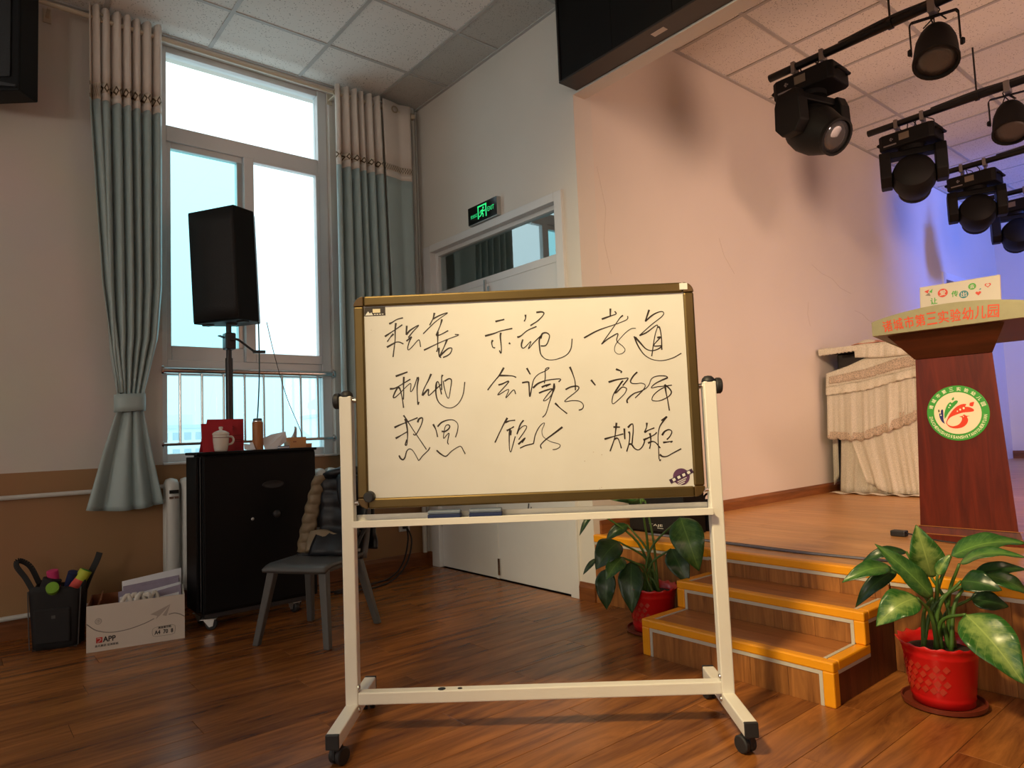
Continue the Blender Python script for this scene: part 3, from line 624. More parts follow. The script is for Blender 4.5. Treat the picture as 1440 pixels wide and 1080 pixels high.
# printed plate (upper left) and round purple print (lower right)
FM = T(0, -0.0103, 0) @ R(PI / 2, 'X')
pl = MB().box(-0.541, -0.469, -0.0112, -0.0095, 1.386, 1.416).build('printed_plate', M['ink'], surf)
MB().box(-0.512, -0.486, -0.0116, -0.011, 1.396, 1.409).build('plate_window', pm('plate_buff', (0.75, 0.66, 0.45), 0.5), pl)
M['plate_white'] = pm('plate_white_print', (0.75, 0.75, 0.7), 0.5)
MB().prism([(-0.538, 1.388), (-0.528, 1.402), (-0.522, 1.394), (-0.517, 1.398), (-0.511, 1.388)], 0.0112, 0.0117, R(PI / 2, 'X')).build('plate_print', M['plate_white'], pl)
for k in range(4): MB().box(-0.508 + k * 0.009, -0.502 + k * 0.009, -0.0117, -0.011, 1.389, 1.392).build('plate_print', M['plate_white'], pl)
M['purple'] = pm('purple_print', srgb(92, 56, 92), 0.5, var=0.2, vscale=40)
pu = MB().lathe([(0.0, 0), (0.0275, 0), (0.0275, 0.0012), (0.0, 0.0012)], 28, T(0.502, -0.0098, 0.802) @ R(PI / 2, 'X')).build('round_print', M['purple'], surf)
pub = MB(); A = math.radians(24)
pub.box(-0.042, 0.042, -0.007, 0.007, 0.0010, 0.0016, T(0.502, -0.0098, 0.804) @ R(PI / 2, 'X') @ R(A, 'Z'))
pub.build('print_banner', pm('dark_purple_print', srgb(60, 36, 66), 0.5), pu)
for k in range(4):
    a = -0.027 + k * 0.018
    MB().box(a - 0.005, a + 0.005, -0.0045, 0.0045, 0.0014, 0.0019, T(0.502, -0.0098, 0.804) @ R(PI / 2, 'X') @ R(A, 'Z')).build('print_glyph', M['plate_white'], pu)
for k in range(3):
    MB().box(-0.017 + k * 0.002, 0.017 - k * 0.004, -0.0012, 0.0012, 0.0010, 0.0016, T(0.504, -0.0098, 0.792 - k * 0.006) @ R(PI / 2, 'X') @ R(A, 'Z')).build('print_line', M['plate_white'], pu)
# stand
for s in (-1, 1):
    px = s * 0.612
    post = MB().box(px - 0.021, px + 0.021, -0.021, 0.021, 0.10, 1.115).build('post', M['cream_metal'], wb, bevel=0.004)
    MB().lathe([(0.0, 0.018), (0.012, 0.016), (0.020, 0.008), (0.0225, 0.0), (0.0225, -0.004), (0, -0.004)], 16, T(px, 0, 1.117)).build('post_cap', M['rubber'], post, True)
    kx = px + s * 0.030
    MB().lathe([(0, 0), (0.024, 0), (0.027, 0.004), (0.027, 0.016), (0.024, 0.020), (0, 0.020)], 14, T(kx - s * 0.008, 0, 1.10) @ R(s * PI / 2, 'Y')).build('clamp_knob', M['rubber'], post, 'auto')
    MB().tube([(px - s * 0.018, 0, 1.10), (px - s * 0.045, 0, 1.10)], 0.009, 10).build('pivot_bolt', M['steel'], post, 'auto')
    MB().tube([(px - s * 0.020, -0.004, 0.755), (px - s * 0.034, -0.004, 0.755)], 0.008, 10).build('stop_pin', M['steel'], post, 'auto')
    ft = MB().box(px - 0.021, px + 0.021, -0.245, 0.235, 0.062, 0.104).build('foot', M['cream_metal'], wb, bevel=0.004)
    for yy in (-0.247, 0.235): MB().box(px - 0.0205, px + 0.0205, yy, yy + 0.012, 0.061, 0.105).build('foot_cap', M['rubber'], ft, bevel=0.003)
    for yy, tw in ((-0.205, 0.5 * s), (0.205, 0.3)):
        cs_ = MB()
        cs_.lathe([(0.006, 0.066), (0.006, 0.052), (0.014, 0.050), (0.014, 0.046), (0.0, 0.046)], 12, T(px, yy, 0))
        Mx = T(px, yy, 0) @ R(tw, 'Z')
        for dx in (-0.013, 0.013):
            cs_.lathe([(0.0, -0.009), (0.022, -0.009), (0.026, -0.006), (0.026, 0.006), (0.022, 0.009), (0.0, 0.009)], 18, Mx @ T(dx, 0.012, 0.026) @ R(PI / 2, 'Y'))
        cs_.box(-0.005, 0.005, -0.014, 0.024, 0.020, 0.052, Mx)
        cs_.build('caster', M['rubber'], ft, 'auto')
    for zz in (0.085, 0.155):
        MB().lathe([(0, 0.007), (0.006, 0.006), (0.0085, 0.002), (0.0085, 0), (0, 0)], 10, T(px - s * 0.021, -0.012, zz) @ R(-s * PI / 2, 'Y')).build('bolt', M['steel'], post, 'auto')
bar = MB().box(-0.592, 0.592, -0.019, 0.019, 0.100, 0.140).build('cross_bar', M['cream_metal'], wb, bevel=0.004)
for xx, rr in ((-0.318, 0.013), (-0.258, 0.008)): MB().lathe([(0, 0.0012), (rr, 0.001), (rr, 0), (0, 0)], 10, T(xx, -0.004, 0.1400)).build('hole', M['black'], bar)
sh = MB().box(-0.592, 0.592, -0.045, 0.030, 0.690, 0.694).box(-0.592, 0.592, -0.048, -0.044, 0.678, 0.700).box(-0.592, 0.592, 0.026, 0.030, 0.690, 0.712).build('pen_tray', M['cream_metal'], wb, bevel=0.001)
for xx, w in ((0.43, 0.032), (0.478, 0.008), (0.30, 0.006)): MB().box(xx - w / 2, xx + w / 2, -0.010, -0.002, 0.6935, 0.6948).build('slot', M['black'], sh)

def wbw(x, y, z):   # board space to world
    a = wb.rotation_euler.z; return (wb.location.x + x * math.cos(a) - y * math.sin(a), wb.location.y + x * math.sin(a) + y * math.cos(a), z)
M['eraser_blue'] = pm('navy_felt', srgb(30, 44, 84), 0.8, var=0.2, vscale=40, bump=0.3)
M['eraser_back'] = pm('grey_blue_print', srgb(104, 116, 134), 0.5, var=0.35, vscale=30)
for xx, lb in ((-0.288, 'blue and grey whiteboard eraser at left on the pen tray'), (-0.151, 'blue and grey whiteboard eraser at right on the pen tray')):
    e = thing('whiteboard_eraser', lb, 'eraser', wbw(xx, -0.014, 0.6945), wb.rotation_euler.z, 'erasers on the pen tray')
    MB().box(-0.054, 0.054, -0.024, 0.024, 0, 0.016).build('felt', M['eraser_blue'], e, bevel=0.002)
    MB().box(-0.054, 0.054, -0.022, 0.024, 0.016, 0.028).build('back', M['eraser_back'], e, bevel=0.004)
mg = thing('round_magnet', 'small black round magnet at the lower left corner of the whiteboard', 'magnet', wbw(-0.538, -0.0105, 0.775), wb.rotation_euler.z)
MB().lathe([(0, -0.024), (0.014, -0.024), (0.0175, -0.020), (0.0175, -0.006), (0.015, 0), (0, 0)], 18, R(-PI / 2, 'X')).build('knob', M['rubber'], mg, 'auto')
MB().lathe([(0.0178, -0.003), (0.0195, -0.003), (0.0195, 0), (0.0178, 0)], 18, R(-PI / 2, 'X')).build('rim', M['black_soft'], mg)

# ================================================================== CURTAINS
M['teal'] = pm('teal_satin_curtain', (0.37, 0.49, 0.50), 0.42, var=0.06, bump=0.05, bscale=500, sheen=0.3)
M['beige_cloth'] = pm('beige_linen_header', (0.74, 0.68, 0.62), 0.75, var=0.05, bump=0.15, bscale=600, sheen=0.2)
def band_mat():
    m, nt, b = new_mat('embroidered_band'); N = nt.nodes; L = nt.links
    g = N.new('ShaderNodeTexCoord'); s = N.new('ShaderNodeSeparateXYZ'); L.new(g.outputs['UV'], s.inputs[0])
    def math_(op, a, bb=None):
        n = N.new('ShaderNodeMath'); n.operation = op
        for i, q in enumerate((a, bb)):
            if q is None: continue
            if isinstance(q, (int, float)): n.inputs[i].default_value = q
            else: L.new(q, n.inputs[i])
        return n.outputs[0]
    u = math_('PINGPONG', math_('MULTIPLY', s.outputs['X'], 26.0), 1.0)
    v = math_('ABSOLUTE', math_('SUBTRACT', math_('MULTIPLY', s.outputs['Y'], 2.0), 1.0))
    dd = math_('ADD', u, v)
    ring = math_('LESS_THAN', math_('ABSOLUTE', math_('SUBTRACT', dd, 0.75)), 0.24)
    mx = N.new('ShaderNodeMixRGB'); mx.inputs[1].default_value = (0.70, 0.62, 0.52, 1); mx.inputs[2].default_value = (0.10, 0.065, 0.03, 1); L.new(ring, mx.inputs[0]); L.new(mx.outputs[0], b.inputs['Base Color'])
    b.inputs['Roughness'].default_value = 0.7
    return m
M['band'] = band_mat()
def interp(tab, z):
    for (z0, a), (z1, c) in zip(tab, tab[1:]):
        if z0 >= z >= z1: return a + (c - a) * (z0 - z) / (z0 - z1) if z0 != z1 else a
    return tab[-1][1] if z < tab[-1][0] else tab[0][1]
def cloth(name, mat, parent, yl, yr, xo, amp, folds, za, zb, nv, phase=0.0, irregular=0.0, uv=False, ox=0, oy=0, zbot=None):
    def fn(u, v):
        zt = za + (zb - za) * v
        z = zt if zbot is None else zt + (zbot(u)) * v
        y = interp(yl, zt) + (interp(yr, zt) - interp(yl, zt)) * u
        w = u + irregular * math.sin(u * 9 + zt * 0.6)
        a = interp(amp, zt)
        x = xo + a * (2 * abs(math.sin(PI * folds * w + phase)) ** 0.75 - 1.0) + 0.15 * a * math.cos(2 * PI * folds * 0.37 * w + 1.0)
        return (x - ox, y - oy, z)
    bm = MB().grid(fn, folds * 14, nv); o = bm.build(name, mat, parent, True, solid=0.003)
    if uv:
        me = o.data; ul = me.uv_layers.new(); nu = folds * 14
        for p in me.polygons:
            for li, vi in zip(p.loop_indices, p.vertices): ul.data[li].uv = ((vi % (nu + 1)) / nu, (vi // (nu + 1)) / nv)
    return o
rod = thing('curtain_rod', 'cream curtain rod running under the ceiling above the window', 'curtain rod', (-4.38, 1.6, 3.44))
M['rod'] = pm('cream_rod_enamel', (0.62, 0.55, 0.43), 0.35, var=0.05)
MB().tube([(0, -1.9, 0.012), (0, 1.12, -0.008)], 0.014, 12).build('rod', M['rod'], rod, 'auto')
MB().lathe([(0, -0.02), (0.022, -0.02), (0.026, -0.012), (0.020, 0.0), (0.026, 0.01), (0.016, 0.022), (0, 0.024)], 14, T(0, 1.13, -0.008) @ R(-PI / 2, 'X')).build('finial', M['rod'], rod, True)
for yy in (0.50, 1.09, -1.2): 
    MB().bar((0, yy, -0.018), (-0.106, yy, -0.018), 0.018, 0.01).box(-0.108, -0.100, yy - 0.02, yy + 0.02, -0.05, 0.03).build('bracket', M['rod'], rod, bevel=0.002)

LY, LX = 0.78, -4.375
cl = thing('curtain', 'teal curtain tied back with a sash at the left of the window', 'curtain', (LX, LY, 0.62), group='curtains at the window')
YL = [(3.50, 0.645), (2.9, 0.65), (1.9, 0.675), (1.5, 0.70), (1.27, 0.733), (1.18, 0.727), (0.95, 0.66), (0.63, 0.578)]
YR = [(3.50, 0.972), (1.9, 0.968), (1.6, 0.945), (1.27, 0.868), (1.18, 0.864), (0.95, 0.905), (0.63, 0.968)]
AMP = [(3.50, 0.038), (2.0, 0.040), (1.5, 0.032), (1.27, 0.018), (1.18, 0.018), (0.9, 0.030), (0.63, 0.045)]
zoff = 0.62
def shift(o): 
    o.location.z -= zoff; return o
shift(cloth('header', M['beige_cloth'], cl, YL, YR, -4.375, AMP, 6, 3.505, 3.06, 6, 0, 0.01, ox=LX, oy=LY))
shift(cloth('embroidered_band', M['band'], cl, YL, YR, -4.375, AMP, 6, 3.06, 3.00, 2, 0, 0.01, True, ox=LX, oy=LY))
shift(cloth('header_hem', M['beige_cloth'], cl, YL, YR, -4.375, AMP, 6, 3.00, 2.955, 2, 0, 0.01, ox=LX, oy=LY))
shift(cloth('drape', M['teal'], cl, YL, YR, -4.375, AMP, 6, 2.955, 1.20, 40, 0, 0.01, ox=LX, oy=LY))
shift(cloth('skirt', M['teal'], cl, YL, YR, -4.375, [(1.2, 0.016), (0.9, 0.022), (0.63, 0.032)], 3, 1.20, 0.64, 20, 0.7, 0.05, ox=LX, oy=LY, zbot=lambda u: -0.02 * math.sin(u * PI)))
# one fold pulled apart at the left
YL2 = [(3.52, 0.585), (2.9, 0.592), (1.9, 0.655), (1.3, 0.73)]; YR2 = [(3.52, 0.637), (2.9, 0.645), (1.9, 0.70), (1.3, 0.76)]
A2 = [(3.5, 0.03), (1.3, 0.02)]
shift(cloth('fold_header', M['beige_cloth'], cl, YL2, YR2, -4.365, A2, 1, 3.515, 3.05, 6, 2.2, 0, ox=LX, oy=LY))
shift(cloth('fold_band', M['band'], cl, YL2, YR2, -4.365, A2, 1, 3.05, 2.955, 2, 2.2, 0, True, ox=LX, oy=LY))
shift(cloth('fold_drape', M['teal'], cl, YL2, YR2, -4.365, A2, 1, 2.955, 1.28, 24, 2.2, 0, ox=LX, oy=LY))
tb = MB().grid(lambda u, v: (0.046 * math.cos(2 * PI * u) * (1 + 0.05 * math.sin(9 * u)), 0.016 + 0.078 * math.sin(2 * PI * u), 0.655 - 0.10 * v + 0.004 * math.sin(2 * PI * u)), 28, 3, True).build('tieback', M['teal'], cl, True, solid=0.006)
RX, RY = -4.375, 2.38
cr_ = thing('curtain', 'teal curtain hanging straight beside the door corner', 'curtain', (RX, RY, 0.62), group='curtains at the window')
def fnR(u):   # bunched pleats on the left, a flat panel at the right
    return u
YL = [(3.5, 2.085), (0.6, 2.085)]; YR = [(3.5, 2.46), (2.0, 2.50), (0.6, 2.52)]; AM = [(3.5, 0.042), (0.6, 0.046)]
Y2L = [(3.5, 2.458), (2.0, 2.495), (0.6, 2.51)]; Y2R = [(3.5, 2.70), (0.6, 2.70)]; AM2 = [(3.5, 0.012), (0.6, 0.022)]
for (nm, mt, za, zb, nv, uv) in (('header', M['beige_cloth'], 3.49, 3.00, 4, False), ('embroidered_band', M['band'], 3.00, 2.95, 2, True), ('header_hem', M['beige_cloth'], 2.95, 2.90, 2, False), ('drape', M['teal'], 2.90, 0.66, 30, False)):
    shift(cloth(nm, mt, cr_, YL, YR, -4.375, AM, 6, za, zb, nv, 0.4, 0.012, uv, ox=RX, oy=RY))
    shift(cloth(nm, mt, cr_, Y2L, Y2R, -4.36, AM2, 1, za, zb, nv, 1.2, 0, uv, ox=RX, oy=RY))
M['grommet'] = pm('bronze_grommet', (0.45, 0.38, 0.27), 0.3, 0.6)
for yy, xx in ((2.10, -4.36), (2.56, -4.343)):
    MB().lathe([(0.018, 0.002), (0.027, 0.004), (0.029, 0), (0.027, -0.004), (0.018, -0.002), (0.018, 0.002)], 18, T(xx - RX, yy - RY, 3.43 - zoff) @ R(PI / 2, 'Y')).build('grommet', M['grommet'], cr_, True)
MB().lathe([(0.018, 0.002), (0.027, 0.004), (0.029, 0), (0.027, -0.004), (0.018, -0.002), (0.018, 0.002)], 18, T(0.02, 0.64 - LY, 3.445 - zoff) @ R(PI / 2, 'Y')).build('grommet', M['grommet'], cl, True)

# ================================================================== RADIATOR AND PIPES
M['rad'] = pm('white_radiator_enamel', (0.66, 0.68, 0.65), 0.3, var=0.05)
rd = thing('radiator', 'white column radiator under the window behind the black cabinet', 'radiator', (-4.40, 1.6, 0.15))
sec = None
for k in range(15):
    yy = 0.985 + k * 0.083 + 0.03
    if sec is None:
        sec = MB().tube(spline([(0, 0, 0.0), (0.035, 0, 0.03), (0.04, 0, 0.3), (0.035, 0, 0.57), (0, 0, 0.60), (-0.035, 0, 0.57), (-0.04, 0, 0.3), (-0.035, 0, 0.03), (0, 0, 0)], 4), 0.030, 8).build('section', M['rad'], rd, True, loc=(0, yy - 1.6, 0)); sec.scale = (1, 1.22, 1)
    else:
        o = inst(sec, 'section', rd, (0, yy - 1.6, 0)); o.scale = (1, 1.22, 1)
MB().box(0.064, 0.068, 0.985 + 0.005 - 1.6, 1.04 - 1.6, 0.545, 0.565).build('sticker', M['black'], rd); MB().box(0.064, 0.068, 0.99 - 1.6, 1.04 - 1.6, 0.515, 0.528).build('sticker', pm('brown_sticker', (0.2, 0.12, 0.09), 0.6), rd)
for zz, lb, y1 in ((0.735, 'white heating pipe running along the wall below the window sill', 0.99), (0.118, 'white heating pipe low on the wall above the baseboard', 0.99)):
    hp = thing('heating_pipe', lb, 'pipe', (XW + 0.045, -1.5, zz - 0.02), group='heating pipes on the window wall')
    MB().tube([(0, -3.6, 0.02), (0, y1 + 1.5, 0.02)], 0.0125, 10).build('pipe', M['rad'], hp, 'auto')
    for yy in (0.3, 1.55, 2.2): MB().box(-0.044, 0.0, yy - 0.01, yy + 0.01, 0.014, 0.026).build('clip', M['rad'], hp)
for dx, lb in ((0.05, 'thick white riser pipe in the corner beside the right curtain'), (0.125, 'thin white riser pipe in the corner next to the door frame')):
    hp = thing('riser_pipe', lb, 'pipe', (XW + (0.05 if dx < 0.1 else 0.03), YD - (0.055 if dx < 0.1 else 0.012), 0.0), group='riser pipes in the room corner')
    r = 0.017 if dx < 0.1 else 0.009
    MB().tube([(0, 0, 0.10), (0, 0, ZC)], r, 10).build('pipe', M['rad'], hp, 'auto')
    for zz in (0.6, 2.2): MB().lathe([(r, -0.008), (r + 0.006, -0.008), (r + 0.006, 0.008), (r, 0.008)], 10, T(0, 0, zz)).build('clip', M['rad'], hp)
# wall outlet with two cables
ol = thing('wall_socket', 'white wall socket with plugged cables near the door corner', 'socket', (XW, 2.62, 0.27))
MB().box(0, 0.012, -0.045, 0.045, 0, 0.09).build('plate', M['white_paint'], ol, bevel=0.003)
MB().box(0.012, 0.03, -0.02, 0.02, 0.02, 0.06).build('plug', M['black'], ol, bevel=0.004)
cb = thing('power_cable', 'pair of black cables hanging from the wall socket to the floor', 'cable', (XW + 0.04, 2.5, 0))
for dx in (0, 0.05):
    MB().tube(spline([(0, 0.12, 0.31), (0.05 + dx, 0.10, 0.22), (0.12 + dx, 0.02, 0.09), (0.2 + dx, -0.12, 0.012), (0.3 + dx * 2, -0.35, 0.008), (0.3 + dx, -0.62, 0.008)], 6), 0.006, 6).build('cable', M['rubber'], cb, True)

# ================================================================== BLACK CABINET, LOUDSPEAKER, THINGS ON TOP
M['cab'] = pm('black_laminate', (0.0035, 0.0035, 0.004), 0.55, spec=0.2, var=0.25, vscale=3)
M['cab_edge'] = pm('black_edge_profile', (0.035, 0.035, 0.037), 0.3, var=0.1)
cab = thing('rolling_cabinet', 'flat black rolling cabinet on casters standing under the window', 'cabinet', (-3.94, 1.335, 0))
MB().box(-0.06, 0.10, -0.30, 0.325, 0.085, 0.915).build('body', M['cab'], cab, bevel=0.006)
dor = MB().box(0.10, 0.116, -0.295, 0.32, 0.10, 0.905).build('door', M['cab'], cab, bevel=0.005)
MB().box(-0.115, 0.118, -0.33, 0.33, 0.915, 0.930).build('top', M['cab'], cab, bevel=0.004)
for k, (a, c) in enumerate(((-0.328, -0.314), (-0.309, -0.302))):
    MB().box(-0.10 + k * 0.02, 0.09, a, c, 0.10, 0.905).build('side_panel', M['cab_edge'] if k else M['cab'], cab, bevel=0.003)
MB().box(-0.115, 0.09, -0.29, 0.31, 0.06, 0.086).build('base_frame', M['cab_edge'], cab, bevel=0.004)
hd = MB().lathe([(0.0, 0.002), (0.05, 0.003), (0.058, 0.007), (0.062, 0.002), (0.062, 0)], 24, T(0.116, 0.07, 0.735) @ R(PI / 2, 'Y') @ Matrix.Diagonal((0.35, 1, 1, 1))).build('handle_recess', M['rubber'], dor, True)
MB().lathe([(0, 0.022), (0.016, 0.020), (0.022, 0.012), (0.019, 0), (0, 0)], 16, T(0.116, 0.085, 0.57) @ R(PI / 2, 'Y')).build('knob', M['rubber'], dor, True)
MB().lathe([(0, 0.004), (0.007, 0.003), (0.009, 0), (0, 0)], 12, T(0.116, -0.045, 0.555) @ R(PI / 2, 'Y')).build('lock', M['zinc'], dor, True)
def swivel(parent, x, y, ang):
    c = MB(); Mx = T(x, y, 0) @ R(ang, 'Z')
    c.box(-0.045, 0.035, -0.025, 0.025, 0.056, 0.060, Mx)
    for s in (-1, 1): c.add([Mx @ Vector(p) for p in ((-0.03, s * 0.019, 0.057), (0.025, s * 0.019, 0.057), (0.018, s * 0.019, 0.022), (0.0, s * 0.019, 0.018), (-0.03, s * 0.022, 0.057), (0.025, s * 0.022, 0.057), (0.018, s * 0.022, 0.022), (0.0, s * 0.022, 0.018))],
        [(0, 1, 2, 3), (7, 6, 5, 4), (0, 4, 5, 1), (1, 5, 6, 2), (2, 6, 7, 3), (3, 7, 4, 0)])
    br = c.build('caster', M['zinc'], parent)
    MB().lathe([(0, -0.015), (0.026, -0.015), (0.030, -0.010), (0.030, 0.010), (0.026, 0.015), (0, 0.015)], 20, Mx @ T(0.008, 0, 0.030) @ R(PI / 2, 'X')).build('wheel', M['rubber'], br, 'auto')
swivel(cab, 0.075, -0.26, 1.1); swivel(cab, 0.06, 0.20, 0.2); swivel(cab, -0.08, -0.26, 0.3); swivel(cab, -0.08, 0.27, 0.2)

# loudspeaker on its stand
sps = thing('speaker_stand', 'black telescopic loudspeaker stand with a crank in front of the window', 'speaker stand', (-4.20, 1.29, 0))
MB().tube([(0, 0, 0.06), (0, 0, 1.48)], 0.0215, 14).build('lower_tube', M['black_soft'], sps, 'auto')
MB().tube([(0, 0, 1.42), (0, 0, 1.72)], 0.016, 14).build('upper_tube', M['black_soft'], sps, 'auto')
ck = MB().box(-0.028, 0.045, -0.03, 0.03, 1.53, 1.63).build('crank_housing', M['black_soft'], sps, bevel=0.008)
MB().tube(spline([(0.045, 0.0, 1.585), (0.07, 0.03, 1.585), (0.075, 0.085, 1.545), (0.078, 0.125, 1.515)], 4), 0.007, 8).tube([(0.078, 0.115, 1.515), (0.09, 0.185, 1.516)], 0.0095, 10).build('crank_handle', M['black_soft'], ck, True)
MB().bar((0.0, -0.02, 1.60), (0.02, -0.062, 1.61), 0.02, 0.006).build('clamp_lever', M['black_soft'], ck)
for k in range(3):
    a = PI / 2 + k * 2 * PI / 3 + 0.52
    dx, dy = math.cos(a) * 0.085, math.sin(a) * 0.16
    MB().tube([(0, 0, 0.55), (dx, dy, 0.012)], 0.011, 8).build('leg', M['black_soft'], sps, 'auto')
MB().lathe([(0.0225, -0.03), (0.032, -0.03), (0.032, 0.03), (0.0225, 0.03)], 14, T(0, 0, 0.55)).build('collar', M['black_soft'], sps, 'auto')
spk = thing('loudspeaker', 'black loudspeaker tilted on a pole in front of the window', 'loudspeaker', (-4.20, 1.325, 1.69), math.radians(-60))
spk.rotation_euler = (math.radians(0.0), math.radians(3.2), math.radians(-60))
# local +x faces the hall; trapezoid plan narrowing to the back
prof = [(0.15, -0.17), (0.15, 0.17), (-0.02, 0.165), (-0.12, 0.09), (-0.12, -0.09), (-0.02, -0.165)]
tilt = Matrix.Rotation(math.radians(0), 4, 'Y')
MB().prism(prof, 0.0, 0.665).build('cabinet', M['cab'], spk, bevel=0.006)
M['grille'] = pm('perforated_grille', (0.014, 0.014, 0.015), 0.55, 0.3, var=0.6, vscale=220, bump=0.8, bscale=260)
MB().grid(lambda u, v: (0.151 + 0.022 * math.sin(PI * u), -0.165 + 0.33 * u, 0.012 + 0.641 * v), 14, 8).build('grille', M['grille'], spk, True, solid=0.003)
for zz in (-0.008,):
    for yy in (-0.13, 0.13): MB().box(0.05, 0.10, yy - 0.025, yy + 0.025, zz, 0.0).build('foot', M['rubber'], spk, bevel=0.002)
MB().lathe([(0.0165, -0.012), (0.03, -0.012), (0.03, 0.0), (0.0165, 0.0)], 14, T(0.02, 0, 0)).build('pole_socket', M['black_soft'], spk)
MB().box(-0.124, -0.119, -0.04, 0.04, 0.30, 0.34).build('handle_bar', M['rubber'], spk, bevel=0.002)
sc1 = thing('speaker_cable', 'teal cable hanging straight down from the loudspeaker', 'cable', (-4.12, 1.42, 0.93))
MB().tube(spline([(0.0, 0.02, 0.765), (0.0, 0.022, 0.5), (0.06, -0.01, 0.25), (0.12, -0.045, 0.10), (0.10, -0.05, 0.004)], 6), 0.0042, 6).build('cable', pm('dark_teal_cable', (0.02, 0.07, 0.08), 0.5), sc1, True)
sc2 = thing('thin_wire', 'thin dark wire slanting from the loudspeaker to the tissue box', 'cable', (-4.12, 1.46, 0.93))
MB().tube(spline([(0.0, 0.03, 0.77), (0.01, 0.075, 0.55), (0.05, 0.13, 0.3), (0.10, 0.19, 0.10), (0.10, 0.20, 0.004)], 6), 0.0022, 5).build('wire', M['rubber'], sc2, True)

CZ = 0.930
M['red_card'] = pm('red_card', srgb(176, 30, 44), 0.5, var=0.05)
M['red_dark'] = pm('dark_red_print', srgb(110, 14, 26), 0.5)
for k, (yy, w, h, dx, lb) in enumerate(((1.196, 0.205, 0.18, -0.025, 'tall red folder with faint writing standing behind the lidded mug'), (1.150, 0.165, 0.155, 0.018, 'shorter red folder leaning behind the lidded mug'), (1.118, 0.115, 0.095, 0.045, 'lowest red folder sticking out at the far left behind the mug'))):
    fo = thing('red_folder', lb, 'folder', (-3.985 + dx, yy, CZ), 0, 'red folders on the cabinet')
    tl = math.tan(math.radians(12)) * h
    def sheet(o, s=0.0): return [(0.03 - o * 1, -w / 2 + s, 0), (0.03 - o, w / 2 - s * 0.2, 0), (0.03 - tl - o, w / 2 + 0.012 * (k == 0), h), (0.03 - tl - o, -w / 2 + 0.02 * (k == 0) + s, h)]
    MB().add(sheet(0) + [(p[0] - 0.004, p[1], p[2]) for p in sheet(0)], [(0, 1, 2, 3), (7, 6, 5, 4), (0, 4, 5, 1), (1, 5, 6, 2), (2, 6, 7, 3), (3, 7, 4, 0)]).build('front_cover', M['red_card'], fo)
    bk = [(0.03 - tl - 0.006, -w / 2 + 0.02, h * 0.985), (0.03 - tl - 0.006, w / 2, h * 0.985), (-0.012 - tl, w / 2 - 0.01, 0), (-0.012 - tl, -w / 2, 0)]
    MB().add(bk + [(p[0] - 0.003, p[1], p[2]) for p in bk], [(0, 1, 2, 3), (7, 6, 5, 4), (0, 4, 5, 1), (1, 5, 6, 2), (2, 6, 7, 3), (3, 7, 4, 0)]).build('back_cover', M['red_card'], fo)
    if k == 0:
        for zz in (0.05, 0.06, 0.085): MB().box(0.0305 - tl * zz / h, 0.032 - tl * zz / h, -0.08, 0.098, zz, zz + 0.0025).build('printed_line', M['red_dark'], fo)
        for j, yy2 in enumerate((-0.03, 0.015, 0.045)):
            zz = 0.125; bmx = MB(); xx = 0.0305 - tl * zz / h
            for (a0, b0, a1, b1) in ((-0.012, 0.01, 0.012, 0.013), (-0.01, -0.004, 0.012, 0.0), (0.0, 0.016, -0.003, -0.016), (0.004, -0.002, 0.010, -0.016)): bmx.bar((xx, yy2 + a0, zz + b0), (xx - 0.001, yy2 + a1, zz + b1), 0.002, 0.003, (1, 0, 0))
            bmx.build('written_character', M['red_dark'], fo)
mug = thing('lidded_mug', 'white ceramic lidded mug with a thin dark band on the black cabinet', 'mug', (-3.90, 1.150, CZ))
M['ceramic'] = pm('cream_ceramic', (0.72, 0.68, 0.60), 0.15, var=0.03)
MB().lathe([(0.0, 0.0), (0.030, 0.0), (0.034, 0.006), (0.037, 0.02), (0.041, 0.06), (0.042, 0.092), (0.039, 0.092), (0.036, 0.02), (0.0, 0.01)], 26).build('body', M['ceramic'], mug, True)
lid = MB().lathe([(0.0435, 0.092), (0.0445, 0.095), (0.040, 0.103), (0.024, 0.112), (0.010, 0.115), (0.008, 0.12), (0.012, 0.128), (0.009, 0.135), (0.0, 0.136)], 26).build('lid', M['ceramic'], mug, True)
MB().tube(spline([(0.0, 0.039, 0.08), (0.002, 0.058, 0.078), (0.003, 0.066, 0.06), (0.002, 0.058, 0.042), (0.0, 0.038, 0.036)], 5), 0.006, 8).build('handle', M['ceramic'], mug, True)
MB().lathe([(0.0414, 0.074), (0.0420, 0.074), (0.0422, 0.077), (0.0416, 0.077)], 26).build('band', M['red_dark'], mug, True)
cup = thing('bamboo_cup', 'tall brown bamboo tube cup with dark lid on the cabinet', 'cup', (-3.92, 1.357, CZ))
M['bamboo'] = wood('bamboo_wood', srgb(150, 92, 48), srgb(186, 124, 70), 'Z', 8, 10, 0.45, 0.03)
MB().lathe([(0, 0), (0.029, 0), (0.0295, 0.004), (0.0295, 0.155), (0.026, 0.158), (0, 0.158)], 24).build('body', M['bamboo'], cup, 'auto')
ld = MB().lathe([(0.024, 0.158), (0.0245, 0.166), (0.024, 0.176), (0.018, 0.178), (0, 0.178)], 20).build('lid', pm('grey_lid', (0.06, 0.075, 0.07), 0.4), cup, 'auto')
MB().lathe([(0.0246, 0.159), (0.027, 0.159), (0.027, 0.163), (0.0246, 0.163)], 20).build('steel_ring', M['steel'], cup, 'auto')
pap = thing('folded_paper', 'folded white sheet of paper propped beside the bamboo cup', 'paper', (-3.93, 1.46, CZ))
M['paper'] = pm('white_paper', (0.78, 0.80, 0.84), 0.7, var=0.03)
def slab4(bm, q, n):
    bm.add(q + [tuple(a + b for a, b in zip(p, n)) for p in q], [(0, 1, 2, 3), (7, 6, 5, 4), (0, 4, 5, 1), (1, 5, 6, 2), (2, 6, 7, 3), (3, 7, 4, 0)])
